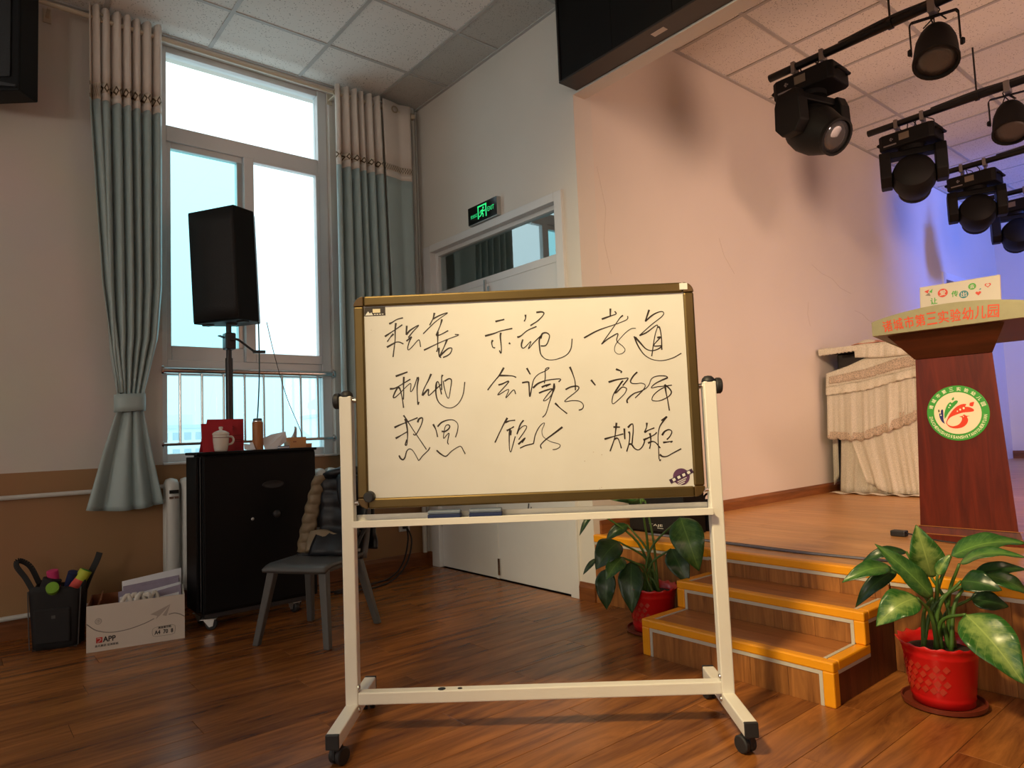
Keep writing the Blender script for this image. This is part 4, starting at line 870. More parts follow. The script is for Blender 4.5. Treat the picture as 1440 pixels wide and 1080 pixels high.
b = MB(); slab4(b, [(0.03, -0.068, 0.0), (0.03, 0.0, 0.0), (0.0, 0.072, 0.045), (-0.01, 0.066, 0.098)], (-0.002, 0, 0.002)); b.build('front_sheet', M['paper'], pap)
b = MB(); slab4(b, [(0.028, -0.068, 0.0), (-0.012, 0.064, 0.098), (-0.03, -0.01, 0.085), (-0.02, -0.072, 0.06)], (-0.002, 0, -0.001)); b.build('back_sheet', M['paper'], pap)
wp = thing('crumpled_paper', 'crumpled white paper slip between red folder and bamboo cup', 'paper', (-3.91, 1.302, CZ))
b = MB(); slab4(b, [(0.02, -0.03, 0.004), (0.02, 0.022, 0.002), (-0.02, 0.02, 0.03), (-0.02, -0.02, 0.036)], (0, 0, 0.0015)); slab4(b, [(0.02, 0.0, 0.002), (0.03, 0.028, 0.002), (-0.01, 0.026, 0.045), (-0.01, 0.01, 0.04)], (0.0015, 0, 0)); b.build('slip', M['paper'], wp)
b = MB(); slab4(b, [(0.024, -0.02, 0.001), (0.024, 0.02, 0.001), (0.0, 0.022, 0.012), (0.0, -0.016, 0.014)], (0, 0, 0.001)); b.build('slip', M['paper'], wp)
nb = thing('notebook', 'small dark notebook lying under the folded white paper', 'notebook', (-3.92, 1.515, CZ), 0.15)
MB().box(-0.04, 0.04, -0.05, 0.055, 0.0, 0.003).build('cover', M['eraser_blue'], nb); MB().box(-0.038, 0.038, -0.05, 0.052, 0.003, 0.012).build('pages', M['paper'], nb); MB().box(-0.04, 0.04, -0.05, 0.055, 0.012, 0.015).build('cover', M['eraser_blue'], nb)
tis = thing('tissue_box', 'small tan tissue box with a tissue sticking out on the cabinet', 'tissue box', (-3.925, 1.574, CZ + 0.0005))
M['tan_card'] = pm('tan_cardboard', srgb(196, 146, 96), 0.6, var=0.05)
tb_ = MB().box(-0.045, 0.05, -0.048, 0.05, 0, 0.062).build('box', M['tan_card'], tis, bevel=0.002)
MB().prism([(-0.02 * math.cos(a), 0.034 * math.sin(a)) for a in [k * PI / 8 for k in range(16)]], 0.0622, 0.0628).build('slot', M['black'], tb_)
MB().grid(lambda u, v: (0.012 * math.sin(u * 6 + v * 2) , (-0.022 + 0.036 * u) * (1 - 0.8 * v) + 0.006 * v, 0.060 + (0.055 + 0.012 * math.sin(u * 3)) * v), 8, 6).build('tissue', M['paper'], tis, True, solid=0.001)
MB().box(0.0502, 0.0510, -0.03, -0.01, 0.034, 0.038).build('print', M['red_dark'], tis)
sb = thing('small_box', 'tiny flat brown box at the right end of the cabinet top', 'box', (-3.92, 1.643, CZ))
MB().box(-0.03, 0.035, -0.016, 0.019, 0, 0.018).build('base', M['bamboo'], sb, bevel=0.001); MB().box(-0.031, 0.036, -0.017, 0.020, 0.018, 0.024).build('lid', M['tan_card'], sb, bevel=0.001)

# ================================================================== CHAIR WITH JACKET
M['chair'] = pm('grey_chair_plastic', (0.085, 0.085, 0.082), 0.45, var=0.1, bump=0.1)
CA = math.radians(33.7)
ch = thing('plastic_chair', 'grey plastic chair with splayed legs and a jacket over its back', 'chair', (-3.336, 1.442, 0), CA)
def seat_fn(u, v):
    x = -0.172 + 0.345 * u; y = -0.205 + 0.39 * v
    return (x, y, 0.372 - 0.012 * math.sin(PI * u) * math.sin(PI * min(1, v * 1.1)) - 0.02 * max(0, 0.12 - v) / 0.12)
MB().grid(seat_fn, 12, 12).build('seat', M['chair'], ch, True, solid=0.016)
MB().box(-0.15, 0.15, -0.18, 0.16, 0.335, 0.356).build('seat_frame', M['chair'], ch, bevel=0.006)
for (sx1, sy1, fx, fy) in ((-0.140, -0.160, -0.205, -0.208), (0.140, -0.160, 0.182, -0.205), (0.145, 0.150, 0.205, 0.235), (-0.145, 0.150, -0.19, 0.225)):
    p, q = Vector((sx1, sy1, 0.352)), Vector((fx, fy, 0.0))
    a = (p - q).normalized()
    b = MB(); w0, w1 = 0.021, 0.016
    b.add([(p.x - w0, p.y - w0, p.z), (p.x + w0, p.y - w0, p.z), (p.x + w0, p.y + w0, p.z), (p.x - w0, p.y + w0, p.z), (q.x - w1, q.y - w1, 0), (q.x + w1, q.y - w1, 0), (q.x + w1, q.y + w1, 0), (q.x - w1, q.y + w1, 0)],
          [(0, 1, 2, 3), (7, 6, 5, 4), (0, 4, 5, 1), (1, 5, 6, 2), (2, 6, 7, 3), (3, 7, 4, 0)])
    b.build('leg', M['chair'], ch, bevel=0.006)
for s in (-1, 1): MB().tube(spline([(s * 0.165, 0.17, 0.35), (s * 0.168, 0.20, 0.46), (s * 0.165, 0.225, 0.62), (s * 0.15, 0.235, 0.70)], 4), [0.02] * 13, 8).build('back_post', M['chair'], ch, True)
MB().grid(lambda u, v: (-0.165 + 0.33 * u, 0.21 + 0.028 * math.sin(PI * u) + 0.02 * v, 0.50 + 0.22 * v), 10, 6).build('backrest', M['chair'], ch, True, solid=0.014)

jk = thing('quilted_jacket', 'dark quilted jacket with khaki lining draped over the grey chair back', 'jacket', (-3.336, 1.442, 0.375), CA)
M['navy'] = pm('navy_quilted_nylon', (0.004, 0.005, 0.008), 0.45, var=0.2, bump=0.3, bscale=120)
M['khaki'] = pm('khaki_quilted_nylon', srgb(128, 110, 84), 0.5, var=0.15, bump=0.3, bscale=120)
def drape(u, v, x0, x1, side):
    # v 0 = hem at the front, over the top at .5, hem at the back
    z = 0.40 - abs(v - 0.45) / 0.55 * 0.40 if v > 0.45 else 0.40 * (v / 0.45) ** 0.8
    q = 0.012 * abs(math.sin(v * PI * 9)) + 0.004 * math.sin(u * 14 + v * 5)
    x = x0 + (x1 - x0) * u + 0.012 * math.sin(v * 7)
    yb = 0.175 + 0.05 * z / 0.4 if v < 0.45 else 0.275
    y = yb - q if v < 0.45 else yb + q
    if v < 0.1: y -= (0.1 - v) * 0.9
    return (x, y - 0.02 * (v < 0.45), z + 0.005)
MB().grid(lambda u, v: drape(u, v, -0.09, 0.185, 0), 14, 60).build('body', M['navy'], jk, True, solid=0.012)
def strip(u, v):
    z = 0.40 * v; w = 0.075 - 0.02 * v
    x = -0.215 + 0.085 * v ** 1.4 + w * u * 1.25
    return (x + 0.004 * math.sin(v * 40), 0.155 + 0.045 * v - 0.030 * math.sin(PI * u) * (0.6 + 0.4 * abs(math.sin(v * PI * 8))), z + 0.004)
MB().grid(strip, 10, 56).build('front_panel', M['khaki'], jk, True, solid=0.014)
MB().grid(lambda u, v: (-0.13 + 0.30 * u, 0.10 + 0.05 * v - 0.014 * abs(math.sin(u * 9 + v * 3)), 0.012 + 0.10 * v + 0.012 * math.sin(u * 7)), 20, 12).build('lining', M['khaki'], jk, True, solid=0.012)
MB().tube(spline([(-0.16, 0.07, 0.006), (-0.05, 0.075, 0.005), (0.06, 0.08, 0.008), (0.17, 0.10, 0.02)], 5), 0.007, 8).build('hem', M['navy'], jk, True)
MB().tube(spline([(-0.07, 0.21, 0.40), (-0.02, 0.185, 0.415), (0.04, 0.19, 0.425), (0.10, 0.20, 0.43), (0.16, 0.22, 0.41)], 5), 0.022, 8).build('collar', M['navy'], jk, True)
MB().tube(spline([(0.06, 0.17, 0.40), (0.09, 0.13, 0.30), (0.12, 0.12, 0.20), (0.15, 0.125, 0.09)], 5), [0.034, 0.036, 0.038, 0.038, 0.038, 0.037, 0.037, 0.037, 0.036, 0.035, 0.034, 0.033, 0.032, 0.031, 0.03, 0.03], 10).build('sleeve', M['navy'], jk, True)

# ================================================================== PAPER BOX AND TOTE BAG
BA = math.atan2(0.978, 0.209)
bxo = thing('paper_carton', 'open white copy paper carton with black A4 print on the floor', 'carton', (-3.8495 - 0.978 * 0.15, 0.730 + 0.209 * 0.15, 0), BA)
# local x along the front (left to right seen from the room), local y away from the viewer
M['carton'] = pm('white_carton', (0.66, 0.60, 0.52), 0.6, var=0.04); M['kraft'] = pm('brown_carton_inside', srgb(140, 84, 48), 0.7, var=0.1)
L2, DP, HB = 0.2125, 0.15, 0.218
fr = MB().box(-L2, L2, -DP, -DP + 0.005, 0, HB).build('front_wall', M['carton'], bxo)
MB().box(-L2, L2, DP - 0.005, DP, 0, HB).build('back_wall', M['kraft'], bxo); MB().box(-L2, -L2 + 0.005, -DP + 0.005, DP - 0.005, 0, HB).build('side_wall', M['kraft'], bxo); MB().box(L2 - 0.005, L2, -DP + 0.005, DP - 0.005, 0, HB).build('side_wall', M['carton'], bxo)
MB().box(-L2 + 0.005, L2 - 0.005, -DP + 0.005, DP - 0.005, 0, 0.005).build('bottom', M['kraft'], bxo)
b = MB(); slab4(b, [(-L2 + 0.006, -0.01, HB * 0.5), (-L2 + 0.006, DP - 0.01, HB * 0.5), (-L2 + 0.05, DP - 0.02, HB * 1.08), (-L2 + 0.05, -0.03, HB * 1.0)], (0.004, 0, 0)); b.build('flap', M['kraft'], bxo)
FX = lambda x, z: T(x, -DP, z) @ R(PI / 2, 'X')
M['print_black'] = pm('black_print', (0.02, 0.02, 0.02), 0.5); M['print_grey'] = pm('grey_print', (0.28, 0.25, 0.22), 0.6); M['print_red'] = pm('red_print', srgb(190, 40, 34), 0.5)
lg = MB().box(-0.172, -0.146, -DP - 0.0009, -DP, 0.040, 0.066).build('logo_square', M['print_red'], fr)
MB().tube(spline([(-0.168, -DP - 0.001, 0.06), (-0.160, -DP - 0.001, 0.062), (-0.152, -DP - 0.001, 0.057), (-0.158, -DP - 0.001, 0.048), (-0.166, -DP - 0.001, 0.044)], 4), 0.0014, 5).build('logo_swirl', M['carton'], fr)
text('lettering', 'APP', M['print_black'], fr, FX(-0.117, 0.0535), width=0.052, height=0.024, bold=0.03)
text('lettering', '金光集团 亚洲浆纸', M['print_black'], fr, FX(-0.128, 0.026), width=0.098, height=0.0105, bold=0.02)
text('lettering', 'A4  70  8', M['print_black'], fr, FX(0.118, 0.048), width=0.082, height=0.019, bold=0.03)
text('lettering', '高级复印纸', M['print_black'], fr, FX(0.122, 0.070), width=0.058, height=0.0115, bold=0.03)
def outline(name, pts, r, mat, parent): return MB().tube([(p[0], -DP - 0.0005, p[1]) for p in pts], r, 4).build(name, mat, parent)
outline('printed_frame', [(0.066 + 0.0, 0.05), (0.068, 0.066), (0.078, 0.073), (0.09, 0.0745), (0.155, 0.076), (0.168, 0.07), (0.17, 0.05), (0.165, 0.032), (0.15, 0.028), (0.082, 0.029), (0.07, 0.034), (0.066, 0.05)], 0.0009, M['print_grey'], fr)
outline('printed_swoosh', [tuple(p)[:2] for p in spline([(-0.211, 0.135, 0), (-0.17, 0.10, 0), (-0.11, 0.082, 0), (-0.04, 0.084, 0), (0.03, 0.10, 0), (0.075, 0.118, 0)], 6)], 0.0022, M['print_grey'], fr)
outline('printed_swoosh', [tuple(p)[:2] for p in spline([(0.14, 0.128, 0), (0.165, 0.131, 0), (0.19, 0.122, 0), (0.211, 0.108, 0)], 6)], 0.0020, M['print_grey'], fr)
b = MB(); b.prism([(0.058, 0.140), (0.148, 0.178), (0.098, 0.126)], 0, 0.0008, FX(0, 0)); b.prism([(0.092, 0.138), (0.148, 0.178), (0.082, 0.112)], 0, 0.0012, FX(0, 0)); b.prism([(0.112, 0.128), (0.148, 0.178), (0.130, 0.122)], 0, 0.0009, FX(0, 0)); b.build('printed_paper_plane', pm('plane_print', (0.42, 0.36, 0.31), 0.6), fr)
for a0 in (0,): 
    MB().lathe([(0.012, 0), (0.0145, 0), (0.0145, 0.0008), (0.012, 0.0008)], 18, FX(-0.163, 0.142)).build('printed_emblem', M['print_grey'], fr)
    outline('printed_emblem', [(-0.169, 0.136), (-0.169, 0.148), (-0.157, 0.148), (-0.157, 0.136)], 0.0012, M['print_grey'], fr); outline('printed_emblem', [(-0.163, 0.150), (-0.163, 0.134)], 0.0012, M['print_grey'], fr)
# papers in the carton
M['lilac'] = pm('lilac_print_paper', srgb(150, 140, 160), 0.6, var=0.25, vscale=20)
for k, (y0, h, xa, xb, mt, lb) in enumerate(((0.10, 0.295, -0.07, 0.205, M['paper'], 'large white sheet standing at the back of the copy paper carton'), (0.055, 0.25, -0.085, 0.19, M['lilac'], 'lilac printed booklet leaning in the copy paper carton'), (0.02, 0.235, -0.02, 0.20, M['paper'], 'white booklet in the middle of the copy paper carton'), (-0.03, 0.23, 0.0, 0.20, M['lilac'], 'grey printed sheets at the front of the copy paper carton'))):
    pp = thing('paper_sheet', lb, 'paper', tuple(bxo.matrix_basis @ Vector((0, y0, 0.006))), BA, 'papers in the carton')
    b = MB(); slab4(b, [(xa, -0.01, 0), (xb, -0.01, 0), (xb, 0.03, h - 0.006 + 0.012), (xa - 0.005, 0.03, h - 0.03)], (0, 0.004 + 0.003 * (k % 2), 0)); b.build('sheet', mt, pp)
    b = MB(); slab4(b, [(xa + 0.01, -0.016, 0), (xb - 0.02, -0.016, 0), (xb - 0.01, 0.022, h - 0.03), (xa, 0.022, h - 0.055)], (0, 0.003, 0)); b.build('sheet', M['lilac'] if k % 2 == 0 else M['paper'], pp)
wl_ = thing('packing_fluff', 'pale crumpled tissue bundle on the papers in the carton', 'tissue', tuple(bxo.matrix_basis @ Vector((-0.01, -0.075, 0.185))), BA)
rr = random.Random(5); b = MB()
for k in range(5): b.tube(spline([(-0.06 + 0.03 * k, rr.uniform(-0.02, 0.02), 0.0), (-0.05 + 0.03 * k, rr.uniform(-0.03, 0.03), 0.03), (-0.03 + 0.03 * k, rr.uniform(-0.03, 0.03), 0.045), (-0.015 + 0.03 * k, 0.0, 0.01)], 3), 0.012, 6)
b.build('bundle', M['carton'], wl_, True)

bag = thing('tote_bag', 'black fabric tote bag with upright handles beside the paper carton', 'bag', (-4.19, 0.445, 0), math.radians(72))
M['bag'] = pm('black_canvas', (0.010, 0.010, 0.011), 0.75, var=0.3, bump=0.3, bscale=300); M['piping'] = pm('grey_piping', (0.07, 0.07, 0.07), 0.6)
bw, bd, bh = 0.105, 0.095, 0.295
def bag_side(u, v):
    a = 2 * PI * u; e = 0.32; cx = math.copysign(abs(math.cos(a)) ** e, math.cos(a)); cy = math.copysign(abs(math.sin(a)) ** e, math.sin(a))
    f = 0.92 + 0.16 * v
    return (bw * f * cx, bd * f * cy, bh * v + 0.015 * v * math.sin(3 * a + 1) + 0.0)
MB().grid(bag_side, 48, 10, True).build('body', M['bag'], bag, True, solid=0.006)
MB().box(-bw * 0.9, bw * 0.9, -bd * 0.9, bd * 0.9, 0.0, 0.006).build('bottom', M['bag'], bag)
pk = MB().box(-0.085, 0.07, -bd - 0.012, -bd + 0.004, 0.03, 0.20).build('front_pocket', M['bag'], bag, bevel=0.008)
MB().box(-0.01, 0.006, -bd - 0.015, -bd - 0.011, 0.15, 0.165).build('zip_pull', M['piping'], pk)
for pts in ([(-bw * 0.98, -bd, 0.01), (-bw * 1.06, -bd * 1.03, 0.29)], [(bw * 0.96, -bd, 0.01), (bw * 1.06, -bd * 1.03, 0.29)]): MB().tube(pts, 0.003, 6).build('piping', M['piping'], bag)
def strap(pts, w):
    P = spline(pts, 6); b = MB()
    for i in range(len(P) - 1): b.bar(P[i], P[i + 1], w, 0.005, (0.3, 1, 0.1))
    return b
strap([(-0.11, 0.0, 0.27), (-0.15, 0.02, 0.34), (-0.19, 0.03, 0.40), (-0.185, 0.05, 0.425), (-0.14, 0.06, 0.39), (-0.10, 0.06, 0.30)], 0.026).build('handle', M['bag'], bag)
strap([(0.10, 0.02, 0.24), (0.13, 0.04, 0.33), (0.155, 0.05, 0.39), (0.168, 0.05, 0.43)], 0.030).build('handle', M['bag'], bag)
def roll(name, label, cat, loc, d, r, ln, cols, grp):
    t = thing(name, label, cat, tuple(bag.matrix_basis @ Vector(loc)), bag.rotation_euler.z, grp); d = Vector(d).normalized()
    n = len(cols)
    for i, c in enumerate(cols):
        MB().tube([d * (ln * i / n), d * (ln * (i + 1) / n)], r * (1 + 0.05 * (i % 2)), 14).build('stripe', c, t, 'auto')
    MB().tube([d * ln, d * (ln + 0.002)], r * 0.75, 14).build('end_cap', cols[0], t, 'auto')
M['green'] = pm('lime_green_cloth', srgb(120, 170, 40), 0.6); M['pink'] = pm('pink_cloth', srgb(214, 60, 120), 0.6); M['coral'] = pm('coral_cloth', srgb(236, 90, 80), 0.6); M['blue'] = pm('navy_cloth', srgb(24, 34, 80), 0.6); M['yel'] = pm('yellow_green_cloth', srgb(190, 200, 60), 0.6); M['grass'] = pm('grass_green_cloth', srgb(60, 160, 50), 0.6)
roll('rolled_cloth', 'lime green roll in the black tote bag', 'cloth', (-0.02, 0.0, 0.245), (0.1, -0.75, 0.35), 0.028, 0.14, [M['green'], M['yel'], M['green']], 'colourful rolls in the tote bag')
roll('rolled_cloth', 'pink roll in the black tote bag', 'cloth', (-0.03, 0.06, 0.225), (-0.05, -0.2, 0.9), 0.026, 0.14, [M['pink'], M['coral'], M['pink']], 'colourful rolls in the tote bag')
roll('rolled_cloth', 'navy roll standing between pink and coral rolls in the bag', 'cloth', (0.02, 0.045, 0.22), (0.25, -0.25, 0.8), 0.024, 0.14, [M['blue'], M['blue']], 'colourful rolls in the tote bag')
roll('rolled_cloth', 'coral and green roll at the right in the tote bag', 'cloth', (0.04, 0.0, 0.22), (0.45, 0.1, 0.8), 0.030, 0.15, [M['grass'], M['coral'], M['yel']], 'colourful rolls in the tote bag')
roll('rolled_cloth', 'black roll at the left inside the tote bag', 'cloth', (-0.075, 0.02, 0.2), (0.3, 0.0, 0.9), 0.04, 0.13, [M['bag'], M['bag']], 'colourful rolls in the tote bag')

# ================================================================== LED PANEL, HANGING BOX, EXIT SIGN
led = thing('led_display', 'long black LED display panel mounted on the header above the stage', 'display', (-0.6, 2.75, 2.955))
M['led_black'] = pm('led_black', (0.003, 0.003, 0.003), 0.6, var=0.1, spec=0.2)
MB().box(-2.09, 2.6, -0.055, 0.066, 0.012, 0.55).build('housing', M['led_black'], led, bevel=0.006)
M['bezel'] = pm('dark_brown_bezel', (0.02, 0.013, 0.009), 0.4, var=0.1)
MB().box(-2.10, 2.61, -0.075, 0.07, 0.0, 0.012).build('bottom_bezel', M['bezel'], led, bevel=0.003); MB().box(-2.10, 2.61, -0.075, 0.07, 0.55, 0.562).build('top_bezel', M['bezel'], led, bevel=0.003)
MB().box(-2.10, -2.088, -0.075, 0.07, 0.012, 0.55).build('side_bezel', M['black_soft'], led, bevel=0.003); MB().box(2.598, 2.61, -0.075, 0.07, 0.012, 0.55).build('side_bezel', M['black_soft'], led, bevel=0.003)
for k in range(12):
    MB().box(-2.085 + k * 0.39, -2.085 + k * 0.39 + 0.387, -0.066, -0.054, 0.015, 0.547).build('led_module', M['led_black'], led)
MB().box(-1.47, -1.39, -0.03, 0.005, -0.0015, 0.0).build('sticker', M['carton'], led)
hs = thing('hanging_speaker', 'black box loudspeaker hung from the ceiling at the upper left', 'loudspeaker', (-4.185, 0.178, 2.79), math.radians(50.3))
MB().box(-0.32, 0.112, -0.02, 0.12, 0.0, 0.62).build('cabinet', M['cab'], hs, bevel=0.008)
MB().box(-0.31, 0.07, -0.027, -0.02, 0.07, 0.61).build('grille', M['grille'], hs, bevel=0.004)
b = MB(); b.add([(-0.31, -0.021, 0.065), (0.10, -0.021, 0.012), (0.10, -0.021, 0.022), (-0.31, -0.021, 0.125), (-0.31, -0.032, 0.065), (0.10, -0.032, 0.012), (0.10, -0.032, 0.022), (-0.31, -0.032, 0.125)], [(0, 1, 2, 3), (7, 6, 5, 4), (0, 4, 5, 1), (1, 5, 6, 2), (2, 6, 7, 3), (3, 7, 4, 0)]); b.build('trim', M['black_soft'], hs)
MB().box(-0.13, -0.07, 0.08, 0.12, 0.62, ZC - 2.79).build('ceiling_bracket', M['black_soft'], hs, bevel=0.003)
MB().tube(spline([(-0.12, 0.02, 0.0), (-0.10, 0.02, -0.01), (-0.06, 0.02, -0.012), (-0.02, 0.02, 0.0)], 4), 0.004, 6).build('cable_loop', M['rubber'], hs, True)

ex = thing('exit_sign', 'black box exit sign with glowing green running figure above the door', 'exit sign', (-3.608, 2.80, 2.414))
M['sign_black'] = pm('sign_face_black', (0.006, 0.006, 0.006), 0.12)
M['sign_green'] = pm('sign_glow_green', (0.02, 0.5, 0.15), 0.5, emit=(0.03, 0.80, 0.24), estr=0.9)
MB().box(-0.162, 0.162, -0.012, 0.022, 0.0, 0.128).build('housing', M['zinc'], ex, bevel=0.002)
fc = MB().box(-0.160, 0.160, -0.0145, -0.011, 0.003, 0.126).build('face', M['sign_black'], ex)
SM = lambda x, z: T(x, -0.0146, z) @ R(PI / 2, 'X')
text('lettering', '安全出口', M['sign_green'], fc, SM(-0.093, 0.056), width=0.072, height=0.026)
text('lettering', 'EXIT', M['sign_green'], fc, SM(0.098, 0.064), width=0.070, height=0.030)
b = MB(); b.box(-0.048, -0.038, -0.0155, -0.0146, 0.022, 0.112).box(0.040, 0.050, -0.0155, -0.0146, 0.022, 0.112).box(-0.048, 0.050, -0.0155, -0.0146, 0.102, 0.112).build('door_pictogram', M['sign_green'], fc)
fg = MB()
fg.lathe([(0, 0.0009), (0.008, 0.0009), (0.008, 0), (0, 0)], 12, SM(0.014, 0.088))
for p, q, w in (((0.010, 0.076), (-0.004, 0.055), 0.015), ((0.008, 0.074), (0.024, 0.062), 0.007), ((0.024, 0.062), (0.032, 0.070), 0.006), ((0.004, 0.076), (-0.016, 0.072), 0.007), ((-0.016, 0.072), (-0.024, 0.058), 0.006), ((-0.004, 0.055), (0.012, 0.046), 0.009), ((0.012, 0.046), (0.010, 0.026), 0.008), ((-0.006, 0.054), (-0.014, 0.040), 0.009), ((-0.014, 0.040), (-0.032, 0.036), 0.007)):
    fg.bar((p[0], -0.0150, p[1]), (q[0], -0.0150, q[1]), 0.0008, w, (0, 0, 1) if abs(p[0] - q[0]) > 0.002 else (1, 0, 0))
fg.build('running_figure', M['sign_green'], fc)

# ================================================================== LECTERN
LXC, LYF = -1.150, 3.675
lec = thing('lectern', 'dark red wooden lectern with a round green emblem on the stage', 'lectern', (LXC, LYF + 0.2, ZS))
M['mahog'] = wood('mahogany_veneer', srgb(72, 22, 12), srgb(110, 38, 20), 'Z', 5, 12, 0.30, 0.02, 0.03)
M['mahog_dark'] = wood('dark_mahogany_veneer', srgb(58, 24, 14), srgb(84, 36, 20), 'X', 5, 10, 0.3, 0.02, 0.03)
M['gold'] = pm('brushed_gold_panel', srgb(152, 146, 112), 0.4, 0.25, var=0.12, vscale=30)
M['gold_line'] = pm('thin_brass_line', srgb(190, 130, 70), 0.35, 0.5)
y0 = -0.2
def wedge(name, mat, b, t, z0, z1):   # trapezoid plan: (front half width, back half width, front y, back y) at the bottom and at the top
    P = lambda q, z: [(-q[0], q[2], z), (q[0], q[2], z), (q[1], q[3], z), (-q[1], q[3], z)]
    return MB().add(P(b, z0) + P(t, z1), [(0, 3, 2, 1), (4, 5, 6, 7), (0, 1, 5, 4), (1, 2, 6, 5), (2, 3, 7, 6), (3, 0, 4, 7)]).build(name, mat, lec, bevel=0.002)
wedge('plinth', M['mahog'], (0.225, 0.09, y0 - 0.02, y0 + 0.36), (0.225, 0.09, y0 - 0.02, y0 + 0.36), 0.0, 0.028)
wedge('plinth_moulding', M['mahog'], (0.218, 0.085, y0 - 0.012, y0 + 0.35), (0.205, 0.08, y0 - 0.002, y0 + 0.34), 0.028, 0.064)
for zz in (0.0285, 0.0635): MB().box(-0.218, 0.218, y0 - 0.0185 + (0.012 if zz > 0.05 else 0), y0 - 0.008, zz, zz + 0.003).build('brass_line', M['gold_line'], lec)
wedge('column', M['mahog'], (0.200, 0.075, y0, y0 + 0.34), (0.162, 0.05, y0, y0 + 0.30), 0.064, 0.875)
wedge('flared_neck', M['mahog_dark'], (0.164, 0.05, y0 - 0.004, y0 + 0.30), (0.245, 0.12, y0 - 0.10, y0 + 0.24), 0.875, 0.995)
# tilted desk top with an arched gold fascia
TX0, TX1 = -0.292, 0.345; TY0, TY1 = y0 - 0.15, y0 + 0.26
def arch(t): return 0.040 * math.sin(PI * min(1, max(0, t))) ** 0.8
b = MB(); n = 20; vs = []; 
for i in range(n + 1):
    t = i / n; x = TX0 + (TX1 - TX0) * t
    vs += [(x, TY0, 1.000), (x, TY0, 1.068 + arch(t)), (x, TY0 + 0.014, 1.068 + arch(t)), (x, TY0 + 0.014, 0.998)]
fs = []
for i in range(n):
    a, c = 4 * i, 4 * i + 4
    fs += [(a, c, c + 1, a + 1), (a + 1, c + 1, c + 2, a + 2), (a + 2, c + 2, c + 3, a + 3), (a + 3, c + 3, c, a)]
fs += [(0, 1, 2, 3), (4 * n, 4 * n + 3, 4 * n + 2, 4 * n + 1)]
fas = b.add(vs, fs).build('fascia', M['gold'], lec)
b = MB(); b.add([(TX0, TY0 + 0.014, 1.0), (TX1, TY0 + 0.014, 1.0), (TX1 - 0.03, TY1, 0.935), (TX0 + 0.03, TY1, 0.935), (TX0, TY0 + 0.014, 1.062), (TX1, TY0 + 0.014, 1.062), (TX1 - 0.03, TY1, 1.005), (TX0 + 0.03, TY1, 1.005)], [(0, 3, 2, 1), (4, 5, 6, 7), (0, 1, 5, 4), (1, 2, 6, 5), (2, 3, 7, 6), (3, 0, 4, 7)]).build('desk_top', M['mahog_dark'], lec, bevel=0.003)
b = MB(); slab4(b, [(TX0 + 0.002, TY0 + 0.016, 1.0), (TX0 + 0.002, TY0 + 0.016, 1.066), (TX0 + 0.028, TY1, 1.008), (TX0 + 0.028, TY1, 0.933)], (-0.006, 0, 0)); b.build('side_trim', M['gold'], lec)
b = MB(); slab4(b, [(TX1 - 0.002, TY0 + 0.016, 1.0), (TX1 - 0.002, TY0 + 0.016, 1.066), (TX1 - 0.028, TY1, 1.008), (TX1 - 0.028, TY1, 0.933)], (0.006, 0, 0)); b.build('side_trim', M['mahog_dark'], lec)
M['em_cream_'] = pm('pale_letter_edge', srgb(236, 190, 140), 0.4)
M['letter_red'] = pm('orange_red_lettering', srgb(214, 70, 30), 0.4)
for i, c in enumerate('诸城市第三实验幼儿园'):
    t = 0.115 + i * 0.0765; x = TX0 + (TX1 - TX0) * t
    text('fascia_character', c, M['letter_red'], fas, T(x, TY0, 1.034 + 0.36 * arch(t)) @ R(PI / 2, 'X') @ R(0.12 * math.cos(PI * t), 'Z') , width=0.042, height=0.056, depth=0.001, bold=0.012)
# round emblem
EM = T(0.002, y0 - 0.0005, 0.604) @ R(PI / 2, 'X')
M['em_green'] = pm('emblem_green', srgb(62, 162, 60), 0.4); M['em_cream'] = pm('emblem_cream', srgb(246, 226, 190), 0.5); M['em_white'] = pm('emblem_white_letters', srgb(236, 240, 200), 0.5)
M['em_red'] = pm('emblem_orange_red', srgb(226, 62, 26), 0.45); M['em_blue'] = pm('emblem_navy', srgb(28, 36, 110), 0.45)
emb = MB().lathe([(0, 0.003), (0.1285, 0.003), (0.1300, 0.002), (0.1300, 0), (0, 0)], 48, EM).build('emblem', M['em_green'], lec)
MB().lathe([(0, 0.0042), (0.0985, 0.0042), (0.0985, 0.003), (0, 0.003)], 48, EM).build('emblem_field', M['em_cream'], emb)
for i, c in enumerate('诸城市第三实验幼儿园'):
    a = math.radians(163 - i * 16.0)
    text('emblem_letter', c, M['em_white'], emb, EM @ T(0.114 * math.cos(a), 0.114 * math.sin(a), 0.0032) @ R(a - PI / 2, 'Z'), width=0.0175, height=0.0175, bold=0.02)
s_ = 'ZHUCHENGSHIDISANSHIYANYOUERYUAN'
for i, c in enumerate(s_):
    a = math.radians(188 + i * (164 / (len(s_) - 1)))
    text('emblem_letter', c, M['em_white'], emb, EM @ T(0.114 * math.cos(a), 0.114 * math.sin(a), 0.0032) @ R(a + PI / 2, 'Z'), height=0.0135, width=0.009 if c != 'I' else 0.003, bold=0.02)
def fill(name, pts, mat, z=0.0044):   # pts in picture px of the emblem close-up, centre (615,548), 472 px wide radius
    P = [((x - 615) / 472 * 0.130, -(y - 548) / 390 * 0.128) for x, y in pts]
    S = [tuple(p)[:2] for p in spline([(a, c, 0) for a, c in P] + [(P[0][0], P[0][1], 0)], 3)][:-1]
    me = MB().prism(S, z, z + 0.0006, EM); o = me.build(name, mat, emb)
    m = o.modifiers.new('tri', 'TRIANGULATE'); return o
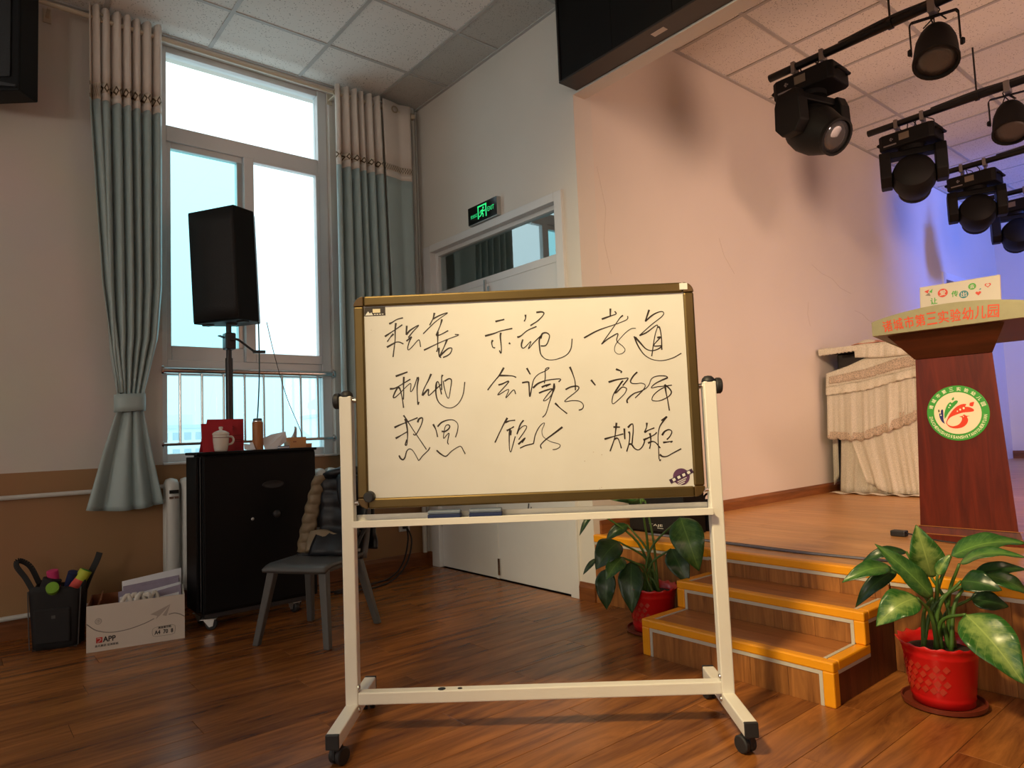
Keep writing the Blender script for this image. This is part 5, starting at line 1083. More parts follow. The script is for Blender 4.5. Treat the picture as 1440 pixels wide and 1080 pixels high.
fill('bird_body', [(432, 690), (450, 640), (500, 560), (590, 470), (690, 425), (760, 428), (740, 460), (800, 470), (858, 500), (860, 530), (800, 540), (700, 545), (600, 570), (500, 610), (450, 670), (455, 705), (520, 735), (610, 718), (665, 670), (680, 615), (640, 600), (690, 590), (712, 572), (745, 590), (800, 596), (755, 606), (768, 650), (740, 710), (670, 755), (570, 768), (480, 745)], M['em_red'])
fill('tail_feather', [(415, 625), (420, 540), (470, 430), (525, 385), (545, 400), (600, 368), (635, 372), (632, 400), (570, 455), (490, 530), (440, 600)], M['em_green'])
fill('tail_feather', [(415, 700), (370, 665), (340, 600), (340, 540), (362, 548), (370, 500), (400, 490), (402, 560), (398, 640)], M['em_blue'])
fill('flower_tip', [(815, 410), (875, 400), (865, 440), (850, 462), (815, 455), (805, 440)], M['em_red'])
fill('flower_tip', [(545, 348), (578, 315), (585, 345), (560, 362)], M['em_green'])
fill('flower_tip', [(326, 490), (346, 490), (346, 525), (328, 522)], pm('emblem_olive', srgb(70, 70, 30), 0.5))
for x, y, r in ((718, 482, 16), (664, 500, 14), (620, 522, 10), (518, 430, 13), (497, 462, 10), (365, 570, 10), (702, 600, 8)):
    fill('white_dot', [(x + r * math.cos(a), y + r * math.sin(a)) for a in [k * PI / 4 for k in range(8)]], M['em_white'], 0.0050)

# laptop with stickers standing on the desk top
lap = thing('laptop', 'open white laptop with colourful lettering stickers on the lectern top', 'laptop', (-1.145, 3.80, 1.395), math.radians(3))
M['lap'] = pm('white_laptop_lid', (0.54, 0.49, 0.41), 0.35, var=0.03); M['lap_edge'] = pm('grey_laptop_edge', (0.20, 0.17, 0.14), 0.4)
LT = T(0, 0, 0.03) @ R(math.radians(-10), 'X')   # lid leans a little
lapb = MB().box(-0.172, 0.172, 0.0, 0.012, 0.0, 0.205, LT).build('lid', M['lap'], lap, bevel=0.004)
MB().box(-0.168, 0.168, 0.012, 0.014, 0.01, 0.198, LT).build('screen', M['black'], lap)
b = MB(); b.add([(-0.172, 0.0, 0.018), (0.172, 0.0, 0.018), (0.172, 0.13, 0.012), (-0.172, 0.13, 0.012), (-0.172, 0.0, 0.034), (0.172, 0.0, 0.034), (0.172, 0.13, 0.028), (-0.172, 0.13, 0.028)], [(0, 3, 2, 1), (4, 5, 6, 7), (0, 1, 5, 4), (1, 2, 6, 5), (2, 3, 7, 6), (3, 0, 4, 7)]).build('base', M['lap_edge'], lap)
def lm(x, z): return LT @ T(x, -0.0005, z) @ R(PI / 2, 'X')
M['s_red'] = pm('sticker_red', srgb(206, 56, 40), 0.5); M['s_green'] = pm('sticker_green', srgb(70, 160, 60), 0.5); M['s_teal'] = pm('sticker_teal', srgb(30, 120, 130), 0.5)
def disc(x, z, r, mat, rx=1.0): return MB().lathe([(0, 0.0008), (r, 0.0008), (r, 0), (0, 0)], 22, lm(x, z) @ Matrix.Diagonal((rx, 1, 1, 1))).build('sticker', mat, lapb)
d1 = disc(-0.068, 0.156, 0.022, M['s_red']); d3 = disc(0.058, 0.166, 0.0165, M['s_green']); d2_ = disc(0.022, 0.132, 0.0195, M['s_teal'])
text('sticker_character', '让', M['s_green'], lapb, lm(-0.108, 0.121), width=0.030, height=0.032, bold=0.02)
text('sticker_character', '爱', M['lap'], lapb, lm(-0.068, 0.156), width=0.026, height=0.027, depth=0.0012, bold=0.02)
text('sticker_character', '传', M['s_green'], lapb, lm(-0.016, 0.142), width=0.028, height=0.030, bold=0.02)
text('sticker_character', '出', M['lap'], lapb, lm(0.022, 0.132), width=0.024, height=0.024, depth=0.0012, bold=0.02)
text('sticker_character', '去', M['lap'], lapb, lm(0.058, 0.166), width=0.019, height=0.020, depth=0.0012, bold=0.02)
def heart(x, z, s, mat, z0=0.0):
    pts = []
    for k in range(28):
        t = 2 * PI * k / 28; pts.append((x + s * (16 * math.sin(t) ** 3) / 17, z + s * (13 * math.cos(t) - 5 * math.cos(2 * t) - 2 * math.cos(3 * t) - math.cos(4 * t)) / 17))
    o = MB().prism(pts, z0, z0 + 0.0007, lm(0, 0)).build('sticker_heart', mat, lapb); o.modifiers.new('tri', 'TRIANGULATE')
heart(0.122, 0.160, 0.0135, M['s_red']); heart(0.122, 0.160, 0.0085, M['lap'], 0.0004); heart(0.082, 0.127, 0.0125, M['s_red'])
for pts, mt in (([(-0.150, 0.178), (-0.128, 0.185), (-0.134, 0.165)], M['s_red']), ([(-0.128, 0.172), (-0.112, 0.186), (-0.116, 0.164)], M['s_green']), ([(-0.146, 0.156), (-0.128, 0.168), (-0.122, 0.150)], M['lap_edge']), ([(0.086, 0.142), (0.096, 0.146), (0.090, 0.150)], M['s_teal'])):
    MB().prism(pts, 0, 0.0008, lm(0, 0)).build('sticker', mt, lapb)
# small black adaptor and cable at the lectern foot
ad = thing('power_adaptor', 'small black adaptor lying on the stage beside the lectern foot', 'adaptor', (-1.455, 3.69, ZS))
MB().box(-0.035, 0.035, -0.025, 0.025, 0, 0.03).build('body', M['black_soft'], ad, bevel=0.006)
MB().tube(spline([(0.03, 0.0, 0.018), (0.10, -0.06, 0.02), (0.2, -0.10, 0.012), (0.32, -0.09, 0.006), (0.45, -0.02, 0.005)], 6), 0.004, 6).build('cable', M['rubber'], ad, True)
mc = thing('looped_cable', 'dark cable loop standing up at the right of the lectern base', 'cable', (-0.88, 3.70, ZS))
MB().tube(spline([(0.02, 0, 0.006), (-0.015, 0.0, 0.06), (-0.01, 0.0, 0.13), (0.03, 0.0, 0.17), (0.10, 0.02, 0.12), (0.14, 0.02, 0.006)], 6), 0.004, 6).build('cable', M['rubber'], mc, True)

# ================================================================== PIANO UNDER A LACE COVER
pn = thing('upright_piano', 'black upright piano mostly hidden under an ivory lace cover', 'piano', (-2.22, 5.95, ZS))
M['pblack'] = pm('black_piano_lacquer', (0.008, 0.008, 0.009), 0.15, var=0.1)
MB().box(-0.44, 0.44, -0.18, 0.26, 0.04, 1.14).build('case', M['pblack'], pn, bevel=0.01)
MB().box(-0.455, 0.455, -0.20, 0.27, 1.14, 1.165).build('lid', M['pblack'], pn, bevel=0.006)
MB().box(-0.44, 0.44, -0.27, -0.18, 0.60, 0.74).build('key_bed', M['pblack'], pn, bevel=0.01)
for s in (-1, 1): MB().box(s * 0.41 - 0.03, s * 0.41 + 0.03, -0.26, -0.20, 0.0, 0.60).build('leg', M['pblack'], pn, bevel=0.006)
MB().box(-0.44, 0.44, -0.18, 0.26, 0.0, 0.04).build('plinth', M['pblack'], pn)
def lace(name, col, alpha, scale, open_):
    m = bpy.data.materials.new(name); m.use_nodes = True; nt = m.node_tree; N = nt.nodes; L = nt.links; N.clear()
    o = N.new('ShaderNodeOutputMaterial'); d = N.new('ShaderNodeBsdfDiffuse'); d.inputs[0].default_value = (*col, 1); tl = N.new('ShaderNodeBsdfTranslucent'); tl.inputs[0].default_value = (*col, 1)
    t = N.new('ShaderNodeBsdfTransparent'); m1 = N.new('ShaderNodeMixShader'); m1.inputs[0].default_value = 0.3; m2 = N.new('ShaderNodeMixShader')
    tcn = N.new('ShaderNodeTexCoord'); v = N.new('ShaderNodeTexVoronoi'); v.feature = 'DISTANCE_TO_EDGE'; v.inputs['Scale'].default_value = scale; L.new(tcn.outputs['Object'], v.inputs['Vector'])
    mr = N.new('ShaderNodeMapRange'); mr.inputs['From Min'].default_value = 0.03; mr.inputs['From Max'].default_value = 0.16; mr.inputs['To Min'].default_value = alpha; mr.inputs['To Max'].default_value = alpha - open_; L.new(v.outputs['Distance'], mr.inputs['Value'])
    cm = N.new('ShaderNodeMapRange'); cm.inputs['From Min'].default_value = 0.02; cm.inputs['From Max'].default_value = 0.22; L.new(v.outputs['Distance'], cm.inputs['Value'])
    cx = N.new('ShaderNodeMixRGB'); cx.inputs[1].default_value = (*col, 1); cx.inputs[2].default_value = (*[c * (0.74 if open_ > 0.2 else 0.93) for c in col], 1); L.new(cm.outputs[0], cx.inputs[0]); L.new(cx.outputs[0], d.inputs[0])
    L.new(d.outputs[0], m1.inputs[1]); L.new(tl.outputs[0], m1.inputs[2]); L.new(mr.outputs[0], m2.inputs[0]); L.new(t.outputs[0], m2.inputs[1]); L.new(m1.outputs[0], m2.inputs[2]); L.new(m2.outputs[0], o.inputs[0])
    return m
M['lace'] = lace('ivory_lace', (0.90, 0.86, 0.76), 1.0, 60, 0.10); M['sheer'] = lace('ivory_sheer', (0.92, 0.88, 0.79), 0.88, 90, 0.12); M['embro'] = lace('pink_embroidery', (0.80, 0.68, 0.57), 1.0, 70, 0.25)
cv = thing('lace_cover', 'ivory tiered lace cover with scalloped hem draped over the piano', 'cover', (-2.22, 5.60, ZS))
def zi(tab, u):
    for (u0, a), (u1, c) in zip(tab, tab[1:]):
        if u0 <= u <= u1: return a + (c - a) * (u - u0) / (u1 - u0)
    return tab[-1][1]
def tier(name, mat, x0, x1, zt, zb, yo, amp, seed, scal=0.0, nsc=9, nu=90, nv=12, out=0.03, lean=0.0):
    r_ = random.Random(seed); ph = [(r_.uniform(2, 5), r_.uniform(0, 6), 0.6), (r_.uniform(6, 10), r_.uniform(0, 6), 0.45), (r_.uniform(13, 18), r_.uniform(0, 6), 0.28)]
    def fn(u, v):
        x = x0 + (x1 - x0) * u + lean * v * (1 - u)
        a, c = zi(zt, u), zi(zb, u)
        z = a + (c - a) * v - scal * abs(math.sin(PI * nsc * u)) * v ** 3
        y = -yo - out * v - amp * (0.25 + 0.75 * v) * sum(w * math.cos(f * 2 * PI * u + p + 0.6 * v) for f, p, w in ph)
        return (x, y, z)
    return MB().grid(fn, nu, nv).build(name, mat, cv, True, solid=0.002)
K = lambda *p: list(p)
tier('skirt', M['sheer'], -0.37, 0.42, K((0, 0.52), (0.5, 0.60), (1, 0.66)), K((0, 0.010), (1, 0.010)), 0.0, 0.022, 21, lean=-0.03)
tier('skirt_overlay', M['sheer'], -0.30, 0.42, K((0, 0.50), (0.5, 0.58), (1, 0.64)), K((0, 0.10), (0.25, 0.02), (1, 0.012)), 0.035, 0.014, 22, lean=0.13)
tier('skirt_end', M['sheer'], -0.465, -0.425, K((0, 0.50), (1, 0.50)), K((0, 0.06), (1, 0.13)), -0.05, 0.012, 23, nu=20, lean=0.0)
tier('middle_tier', M['sheer'], -0.45, 0.20, K((0, 0.80), (0.5, 0.86), (1, 0.93)), K((0, 0.45), (0.4, 0.43), (0.78, 0.51), (1, 0.56)), 0.03, 0.016, 24)
tier('middle_tier', M['sheer'], 0.02, 0.44, K((0, 0.88), (1, 0.95)), K((0, 0.56), (0.5, 0.58), (1, 0.64)), 0.015, 0.016, 25)
tier('scalloped_hem', M['embro'], -0.45, 0.20, K((0, 0.50), (0.4, 0.485), (0.78, 0.575), (1, 0.63)), K((0, 0.452), (0.4, 0.432), (0.78, 0.512), (1, 0.565)), 0.062, 0.014, 24, 0.016, 9, nv=5, out=0.004)
tier('scalloped_hem', M['embro'], 0.10, 0.44, K((0, 0.63), (0.5, 0.65), (1, 0.70)), K((0, 0.57), (0.5, 0.585), (1, 0.645)), 0.050, 0.012, 25, 0.014, 5, nv=5, out=0.004)
tier('upper_ruffle', M['lace'], -0.45, 0.44, K((0, 0.86), (0.35, 0.89), (0.6, 0.93), (1, 0.985)), K((0, 0.80), (0.35, 0.82), (0.6, 0.87), (1, 0.93)), 0.040, 0.012, 26, 0.008, 16, nv=5, out=0.015)
tier('lace_yoke', M['lace'], -0.45, 0.44, K((0, 0.975), (0.2, 1.02), (0.42, 1.09), (0.5, 1.14), (1, 1.15)), K((0, 0.86), (0.35, 0.89), (0.6, 0.93), (1, 0.98)), 0.020, 0.006, 27, nv=8, out=0.02)
tier('lace_yoke_band', M['embro'], -0.42, 0.44, K((0, 0.945), (0.35, 0.985), (0.6, 1.04), (1, 1.07)), K((0, 0.885), (0.35, 0.91), (0.6, 0.955), (1, 1.0)), 0.036, 0.006, 27, nv=4, out=0.006)
# top cloth over the lid with a short hanging edge
MB().grid(lambda u, v: (-0.49 + 0.95 * u, -0.045 + 0.67 * v, 1.175 + 0.004 * math.sin(u * 20)), 20, 6).build('top_cloth', M['lace'], cv, True, solid=0.004)
tier('top_edge', M['lace'], -0.49, -0.18, K((0, 1.178), (1, 1.178)), K((0, 1.128), (1, 1.136)), 0.045, 0.006, 28, 0.006, 10, nu=40, nv=4, out=0.0)
tier('top_drop', M['lace'], -0.20, 0.46, K((0, 1.178), (1, 1.178)), K((0, 1.08), (0.3, 1.06), (1, 1.06)), 0.04, 0.008, 29, nv=5, out=0.01)
MB().grid(lambda u, v: (0.475 + 0.012 * math.cos(u * 40) * v, -0.045 + 0.67 * u, 1.178 - (1.15 - 0.05 * math.sin(u * 3)) * v), 60, 10).build('side_drop', M['sheer'], cv, True, solid=0.002)
MB().grid(lambda u, v: (-0.44 + 0.70 * u + 0.0, -0.05 - 0.08 * v - 0.02 * math.sin(u * 17), 0.012 + 0.006 * math.sin(u * 30)), 30, 4).build('floor_hem', M['sheer'], cv, True, solid=0.003)
pk_ = thing('pink_cloth', 'small folded pinkish cloth lying on the lace covered piano', 'cloth', (-2.36, 5.70, ZS + 1.182))
MB().grid(lambda u, v: (-0.12 + 0.24 * u, -0.06 + 0.12 * v, 0.006 + 0.03 * math.sin(PI * u) * math.sin(PI * v) + 0.006 * math.sin(9 * u)), 12, 8).build('fold', pm('pink_lace', srgb(190, 130, 110), 0.8, var=0.2, vscale=40), pk_, True, solid=0.004)
MB().grid(lambda u, v: (-0.10 + 0.18 * u, -0.05 + 0.10 * v, 0.016 + 0.03 * math.sin(PI * u) * math.sin(PI * v)), 10, 8).build('fold', M['lace'], pk_, True, solid=0.004)

# ================================================================== STAGE MONITOR, BAG, CABLES ON STAGE
mo = thing('stage_monitor', 'black stage monitor speaker with white lettering behind the left plant', 'loudspeaker', (-2.485, 3.24, ZS))
b = MB(); b.prism([(-0.17, 0.0), (0.015, 0.0), (0.015, 0.31), (-0.11, 0.31), (-0.17, 0.24)], -0.195, 0.195, Matrix(((0, 0, 1, 0), (1, 0, 0, 0), (0, 1, 0, 0), (0, 0, 0, 1)))); b.build('cabinet', M['cab'], mo, bevel=0.006)
gf = MB().box(-0.192, 0.192, -0.176, -0.170, 0.012, 0.232).build('grille', M['grille'], mo, bevel=0.003)
text('lettering', 'TAJE', M['plate_white'], gf, T(0.0, -0.1765, 0.045) @ R(PI / 2, 'X'), width=0.095, height=0.016)
MB().box(0.01, 0.05, -0.1775, -0.176, 0.030, 0.0325).build('underline', M['plate_white'], gf)
for s in (-1, 1): MB().box(s * 0.2, s * 0.199, -0.12, -0.03, 0.15, 0.18).build('side_grip', M['rubber'], mo, bevel=0.002)
hb = thing('handbag', 'small dark handbag on the stage beside the monitor speaker', 'bag', (-2.325, 3.345, ZS))
MB().grid(lambda u, v: (0.048 * math.copysign(abs(math.cos(2 * PI * u)) ** 0.5, math.cos(2 * PI * u)) * (1 - 0.25 * v), 0.05 * math.copysign(abs(math.sin(2 * PI * u)) ** 0.5, math.sin(2 * PI * u)) * (1 - 0.5 * v), 0.17 * v), 28, 6, True).build('body', M['navy'], hb, True, solid=0.004)
MB().tube(spline([(-0.03, 0, 0.16), (-0.025, 0, 0.19), (0.0, 0, 0.205), (0.025, 0, 0.19), (0.03, 0, 0.16)], 5), 0.006, 6).build('handle', M['navy'], hb, True)
cbl = thing('stage_cable', 'flat grey and blue cable strip lying along the stage edge', 'cable', (-1.65, 2.98, ZS))
MB().tube(spline([(-0.85, 0.02, 0.006), (-0.4, 0.012, 0.006), (0.0, -0.01, 0.006), (0.33, 0.012, 0.006)], 8), 0.006, 6).build('cable', pm('grey_blue_cable', srgb(104, 104, 116), 0.4, var=0.3, vscale=30), cbl, True)
MB().tube(spline([(-0.85, 0.035, 0.006), (-0.3, 0.022, 0.006), (0.1, 0.004, 0.006), (0.5, 0.03, 0.006)], 8), 0.006, 6).build('cable', pm('dark_cable', srgb(50, 48, 60), 0.4), cbl, True)

# ================================================================== STAGE LIGHTS ON PIPES
M['pipe'] = pm('black_steel_pipe', (0.012, 0.012, 0.013), 0.35, 0.4, var=0.2)
M['lamp_black'] = pm('black_lamp_housing', (0.0035, 0.0033, 0.0035), 0.6, spec=0.25, var=0.25)
M['lens'] = pm('lamp_lens', (0.10, 0.10, 0.11), 0.06, 0.3, coat=1.0)
M['clamp'] = pm('grey_clamp', (0.26, 0.24, 0.23), 0.45, 0.5)
ZP = 3.20
def pipe(y, lb, x0=-2.19):
    t = thing('light_pipe', lb, 'pipe', (-0.4, y, ZP), group='lighting pipes above the stage')
    MB().tube([(x0 + 0.4, 0, 0), (1.9, 0, 0)], 0.025, 14).build('pipe', M['pipe'], t, 'auto')
    MB().tube(spline([(x0 + 0.85, 0.0, 0.022), (x0 + 1.15, -0.012, 0.028), (x0 + 1.4, 0.0, 0.022), (x0 + 1.9, 0.01, 0.026), (1.8, 0.0, 0.024)], 8), 0.013, 6).build('cable_run', M['rubber'], t, True)
    for xx in (-1.05, 1.0): MB().tube([(xx, 0, 0.02), (xx, 0, ZSC - ZP)], 0.006, 6).lathe([(0.026, -0.012), (0.032, -0.012), (0.032, 0.012), (0.026, 0.012)], 12, T(xx, 0, 0) @ R(PI / 2, 'Y')).build('hanger_rod', M['pipe'], t, 'auto')
pipe(4.10, 'nearest black lighting pipe above the stage'); pipe(5.56, 'second black lighting pipe from the front'); pipe(7.07, 'third black lighting pipe from the front'); pipe(8.33, 'farthest black lighting pipe above the stage')
def wires(parent, n, seed, z0=-0.02, z1=-0.14, sx=0.12):
    r_ = random.Random(seed)
    for k in range(n):
        a = r_.uniform(-sx, sx)
        MB().tube(spline([(a, 0.01, z0), (a + r_.uniform(-0.05, 0.05), 0.03, (z0 + z1) / 2 + 0.02), (a + r_.uniform(-0.05, 0.05), 0.02, z1)], 4), 0.004, 5).build('wire', M['rubber'], parent, True)
def moving_head(lb, x, y, yoke, tilt, seed):
    t = thing('moving_head_light', lb, 'stage light', (x, y, ZP), group='moving head lights on the pipes')
    for xx in (-0.09, 0.09): 
        MB().box(xx - 0.013, xx + 0.013, -0.031, 0.031, -0.045, 0.029).box(xx - 0.010, xx + 0.010, -0.012, 0.012, -0.10, -0.05).build('clamp', M['clamp'], t, bevel=0.003)
    wires(t, 5, seed)
    bs = MB().prism([(-0.19, -0.10), (-0.16, -0.12), (0.16, -0.12), (0.19, -0.10), (0.19, 0.10), (0.16, 0.12), (-0.16, 0.12), (-0.19, 0.10)], -0.215, -0.10).build('base', M['lamp_black'], t, bevel=0.01)
    MB().box(-0.04, 0.03, -0.1225, -0.120, -0.175, -0.125).build('display', pm('dim_display', (0.18, 0.15, 0.11), 0.2), bs)
    for (a, c) in ((-0.105, -0.15), (-0.09, -0.15), (-0.1, -0.142), (-0.1, -0.158)): MB().box(a, a + 0.010, -0.1225, -0.120, c - 0.004, c + 0.004).build('button', M['clamp'], bs)
    MB().box(-0.15, -0.06, -0.1222, -0.1205, -0.195, -0.185).build('lettering_strip', M['clamp'], bs)
    for s in (-1, 1): MB().tube([(s * 0.185, -0.07, -0.145), (s * 0.208, -0.07, -0.15), (s * 0.208, 0.07, -0.15), (s * 0.185, 0.07, -0.145)], 0.010, 8).build('carry_handle', M['lamp_black'], bs, True)
    Y = R(yoke, 'Z')
    MB().lathe([(0.0, -0.215), (0.09, -0.215), (0.09, -0.245), (0.0, -0.245)], 20).build('turntable', M['lamp_black'], t, 'auto')
    b = MB()
    b.add([Y @ Vector(p) for p in [(-0.165, -0.05, -0.235), (0.165, -0.05, -0.235), (0.165, 0.05, -0.235), (-0.165, 0.05, -0.235), (-0.185, -0.055, -0.285), (0.185, -0.055, -0.285), (0.185, 0.055, -0.285), (-0.185, 0.055, -0.285)]], [(0, 1, 2, 3), (7, 6, 5, 4), (0, 4, 5, 1), (1, 5, 6, 2), (2, 6, 7, 3), (3, 7, 4, 0)])
    for s in (-1, 1):
        b.prism([(-0.07, -0.235), (0.07, -0.235), (0.095, -0.30), (0.10, -0.44), (0.05, -0.50), (-0.05, -0.50), (-0.10, -0.44), (-0.095, -0.30)], s * 0.180 - 0.038, s * 0.180 + 0.038, Y @ Matrix(((0, 0, 1, 0), (1, 0, 0, 0), (0, 1, 0, 0), (0, 0, 0, 1))))
    b.build('yoke', M['lamp_black'], t, bevel=0.008)
    H = Y @ T(0, 0, -0.44) @ R(tilt, 'X')
    hd_ = MB().lathe([(0, 0.13), (0.085, 0.13), (0.130, 0.10), (0.148, 0.04), (0.148, -0.04), (0.130, -0.10), (0.108, -0.17), (0.112, -0.175), (0.112, -0.20), (0.098, -0.20), (0.096, -0.185), (0, -0.185)], 24, H).build('head', M['lamp_black'], t, 'auto')
    MB().lathe([(0.0, -0.200), (0.05, -0.198), (0.092, -0.188), (0.092, -0.184), (0, -0.184)], 24, H).build('lens', M['lens'], hd_, True)
    for k in range(6):
        a = k * PI / 3; MB().box(-0.006, 0.006, 0.128, 0.136, -0.04, 0.06, H @ R(a, 'Z')).build('cooling_fin', M['lamp_black'], hd_)
moving_head('nearest moving head light with its lens turned toward the room', -1.93, 4.10, math.radians(75), math.radians(-55), 1)
moving_head('moving head light on the second pipe pointing down', -1.89, 5.56, math.radians(20), math.radians(76), 2)
moving_head('moving head light on the third pipe pointing down', -1.92, 7.07, math.radians(20), math.radians(76), 3)
moving_head('farthest moving head light cut by the right picture edge', -1.93, 8.33, math.radians(20), math.radians(76), 4)
def par_can(lb, x, y, seed):
    t = thing('par_can_light', lb, 'stage light', (x, y, ZP), group='par can lights on the pipes')
    MB().box(-0.018, 0.018, -0.032, 0.032, -0.05, 0.030).build('clamp', M['clamp'], t, bevel=0.003)
    A = R(math.radians(25), 'Z')
    b = MB()
    pth = [A @ Vector(p) for p in ((-0.115, 0, -0.26), (-0.115, 0, -0.09), (-0.105, 0, -0.075), (0.105, 0, -0.060), (0.115, 0, -0.075), (0.115, 0, -0.22))]
    for i in range(len(pth) - 1): b.bar(pth[i], pth[i + 1], 0.006 if False else 0.024, 0.006, A @ Vector((0, 0, 1)) if abs(pth[i].z - pth[i + 1].z) < 0.05 else A @ Vector((1, 0, 0)))
    b.build('bracket', M['lamp_black'], t)
    H = A @ T(0, 0, -0.24) @ R(math.radians(-26), 'X') @ R(math.radians(6), 'Y')
    bd_ = MB().lathe([(0, 0.14), (0.045, 0.138), (0.062, 0.125), (0.080, 0.09), (0.098, 0.03), (0.105, -0.04), (0.107, -0.10), (0.112, -0.105), (0.112, -0.125), (0.100, -0.125), (0.098, -0.11), (0, -0.108)], 26, H).build('housing', M['lamp_black'], t, 'auto')
    MB().lathe([(0, -0.112), (0.05, -0.112), (0.098, -0.110), (0.098, -0.108), (0, -0.108)], 24, H).build('lens', pm('frosted_par_lens', (0.06, 0.05, 0.045), 0.35, bump=0.6, bscale=120), bd_, True)
    for s in (-1, 1): MB().lathe([(0, 0), (0.018, 0), (0.02, 0.01), (0.014, 0.02), (0, 0.02)], 12, A @ T(s * 0.113, 0, -0.24) @ R(s * PI / 2, 'Y')).build('tilt_knob', M['lamp_black'], t, 'auto')
    wires(t, 4, seed, 0.0, -0.10, 0.04)
par_can('nearer round par can light on the first pipe', -1.235, 4.10, 8); par_can('farther round par can light on the second pipe', -1.27, 5.56, 9)

# ================================================================== PLANTS
def leaf_mat(name, dark, mid, pale, amount):
    m, nt, b = new_mat(name); N = nt.nodes; L = nt.links
    uv = N.new('ShaderNodeTexCoord'); s = N.new('ShaderNodeSeparateXYZ'); L.new(uv.outputs['UV'], s.inputs[0])
    def mth(op, a, c=None):
        n = N.new('ShaderNodeMath'); n.operation = op
        for i, q in enumerate((a, c)):
            if q is None: continue
            if isinstance(q, (int, float)): n.inputs[i].default_value = q
            else: L.new(q, n.inputs[i])
        return n.outputs[0]
    across = mth('ABSOLUTE', mth('SUBTRACT', mth('MULTIPLY', s.outputs['X'], 2.0), 1.0))
    nz = N.new('ShaderNodeTexNoise'); nz.inputs['Scale'].default_value = 45; nz.inputs['Detail'].default_value = 5; L.new(uv.outputs['Object'], nz.inputs['Vector'])
    k = mth('ADD', across, mth('MULTIPLY', mth('SUBTRACT', nz.outputs['Fac'], 0.5), 1.6))
    mr = N.new('ShaderNodeMapRange'); mr.inputs['From Min'].default_value = 0.15; mr.inputs['From Max'].default_value = 0.75; mr.inputs['To Min'].default_value = amount; mr.inputs['To Max'].default_value = 0; L.new(k, mr.inputs['Value'])
    mx = N.new('ShaderNodeMixRGB'); mx.inputs[1].default_value = (*mid, 1); mx.inputs[2].default_value = (*pale, 1); L.new(mr.outputs[0], mx.inputs[0])
    vein = mth('LESS_THAN', mth('ABSOLUTE', mth('SUBTRACT', mth('FRACT', mth('ADD', mth('MULTIPLY', s.outputs['Y'], 9.0), mth('MULTIPLY', across, -2.2))), 0.5)), 0.035)
    mid_ = mth('LESS_THAN', across, 0.035)
    vv = mth('MAXIMUM', mth('MULTIPLY', vein, 0.35), mid_)
    m2 = N.new('ShaderNodeMixRGB'); m2.inputs[2].default_value = (*pale, 1); L.new(vv, m2.inputs[0]); L.new(mx.outputs[0], m2.inputs[1])
    L.new(m2.outputs[0], b.inputs['Base Color']); b.inputs['Roughness'].default_value = 0.32
    b.inputs['Transmission Weight'].default_value = 0.0; b.inputs['Subsurface Weight'].default_value = 0.0
    return m
M['leaf_pale'] = leaf_mat('variegated_leaf', srgb(30, 70, 24), srgb(44, 92, 34), srgb(150, 172, 92), 0.7)
M['leaf_mid'] = leaf_mat('green_leaf', srgb(30, 70, 24), srgb(42, 86, 36), srgb(110, 150, 70), 0.45)
M['leaf_dark'] = leaf_mat('dark_leaf', srgb(16, 42, 20), srgb(26, 58, 26), srgb(70, 104, 50), 0.35)
M['stem'] = pm('green_stem', srgb(70, 104, 40), 0.45, var=0.2, vscale=20)
M['pot'] = pm('red_plastic_pot', srgb(196, 22, 22), 0.28, var=0.05); M['pot_print'] = pm('gold_pot_print', srgb(170, 48, 26), 0.45, var=0.3, vscale=40)
M['soil'] = pm('dark_soil', (0.02, 0.013, 0.008), 0.95, var=0.4, vscale=60, bump=0.8, bscale=150)
M['saucer'] = pm('brown_saucer', srgb(110, 44, 28), 0.4)
def leaf(plant, base, tip, width, mat, arch_=0.12, twist=0.0, cup=0.12, face=(0.2, -0.55, 0.8), name='leaf'):
    o = Vector(plant.location); b0, t0 = Vector(base) - o, Vector(tip) - o
    d = t0 - b0; L_ = d.length; dn = d.normalized()
    up = Vector(face); up = (up - dn * up.dot(dn)); up.normalize(); side = dn.cross(up); 
    if twist: q = Matrix.Rotation(twist, 3, dn); up = q @ up; side = q @ side
    nu, nv = 8, 16
    def fn(u, v):
        w = width * 0.5 * (math.sin(PI * min(1, v ** 0.72)) ** 0.85) * (1 - 0.15 * v) + 0.001
        s = 2 * u - 1
        c = b0 + d * v + up * (arch_ * L_ * math.sin(PI * v)) 
        p = c + side * (w * s) + up * (cup * width * (abs(s) ** 1.5 - 0.3) * math.sin(PI * v)) + up * (0.03 * width * math.sin(v * 17 + s * 2) * abs(s))
        return tuple(p)
    ob = MB().grid(fn, nu, nv).build(name, mat, plant, True, solid=0.0015)
    ul = ob.data.uv_layers.new()
    for pl_ in ob.data.polygons:
        for li, vi in zip(pl_.loop_indices, pl_.vertices): ul.data[li].uv = ((vi % (nu + 1)) / nu, (vi // (nu + 1)) / nv)
    return ob
def stalk(plant, root, base, r=0.006, bend=0.25):
    o = Vector(plant.location); a, c = Vector(root) - o, Vector(base) - o
    m = a.lerp(c, 0.5); m.x += (a.x - c.x) * bend; m.y += (a.y - c.y) * bend; m.z += 0.03
    P = spline([a, m, c], 6); n = len(P)
    MB().tube(P, [r * (1.25 - 0.6 * i / n) for i in range(n)], 7).build('stalk', M['stem'], plant, True)
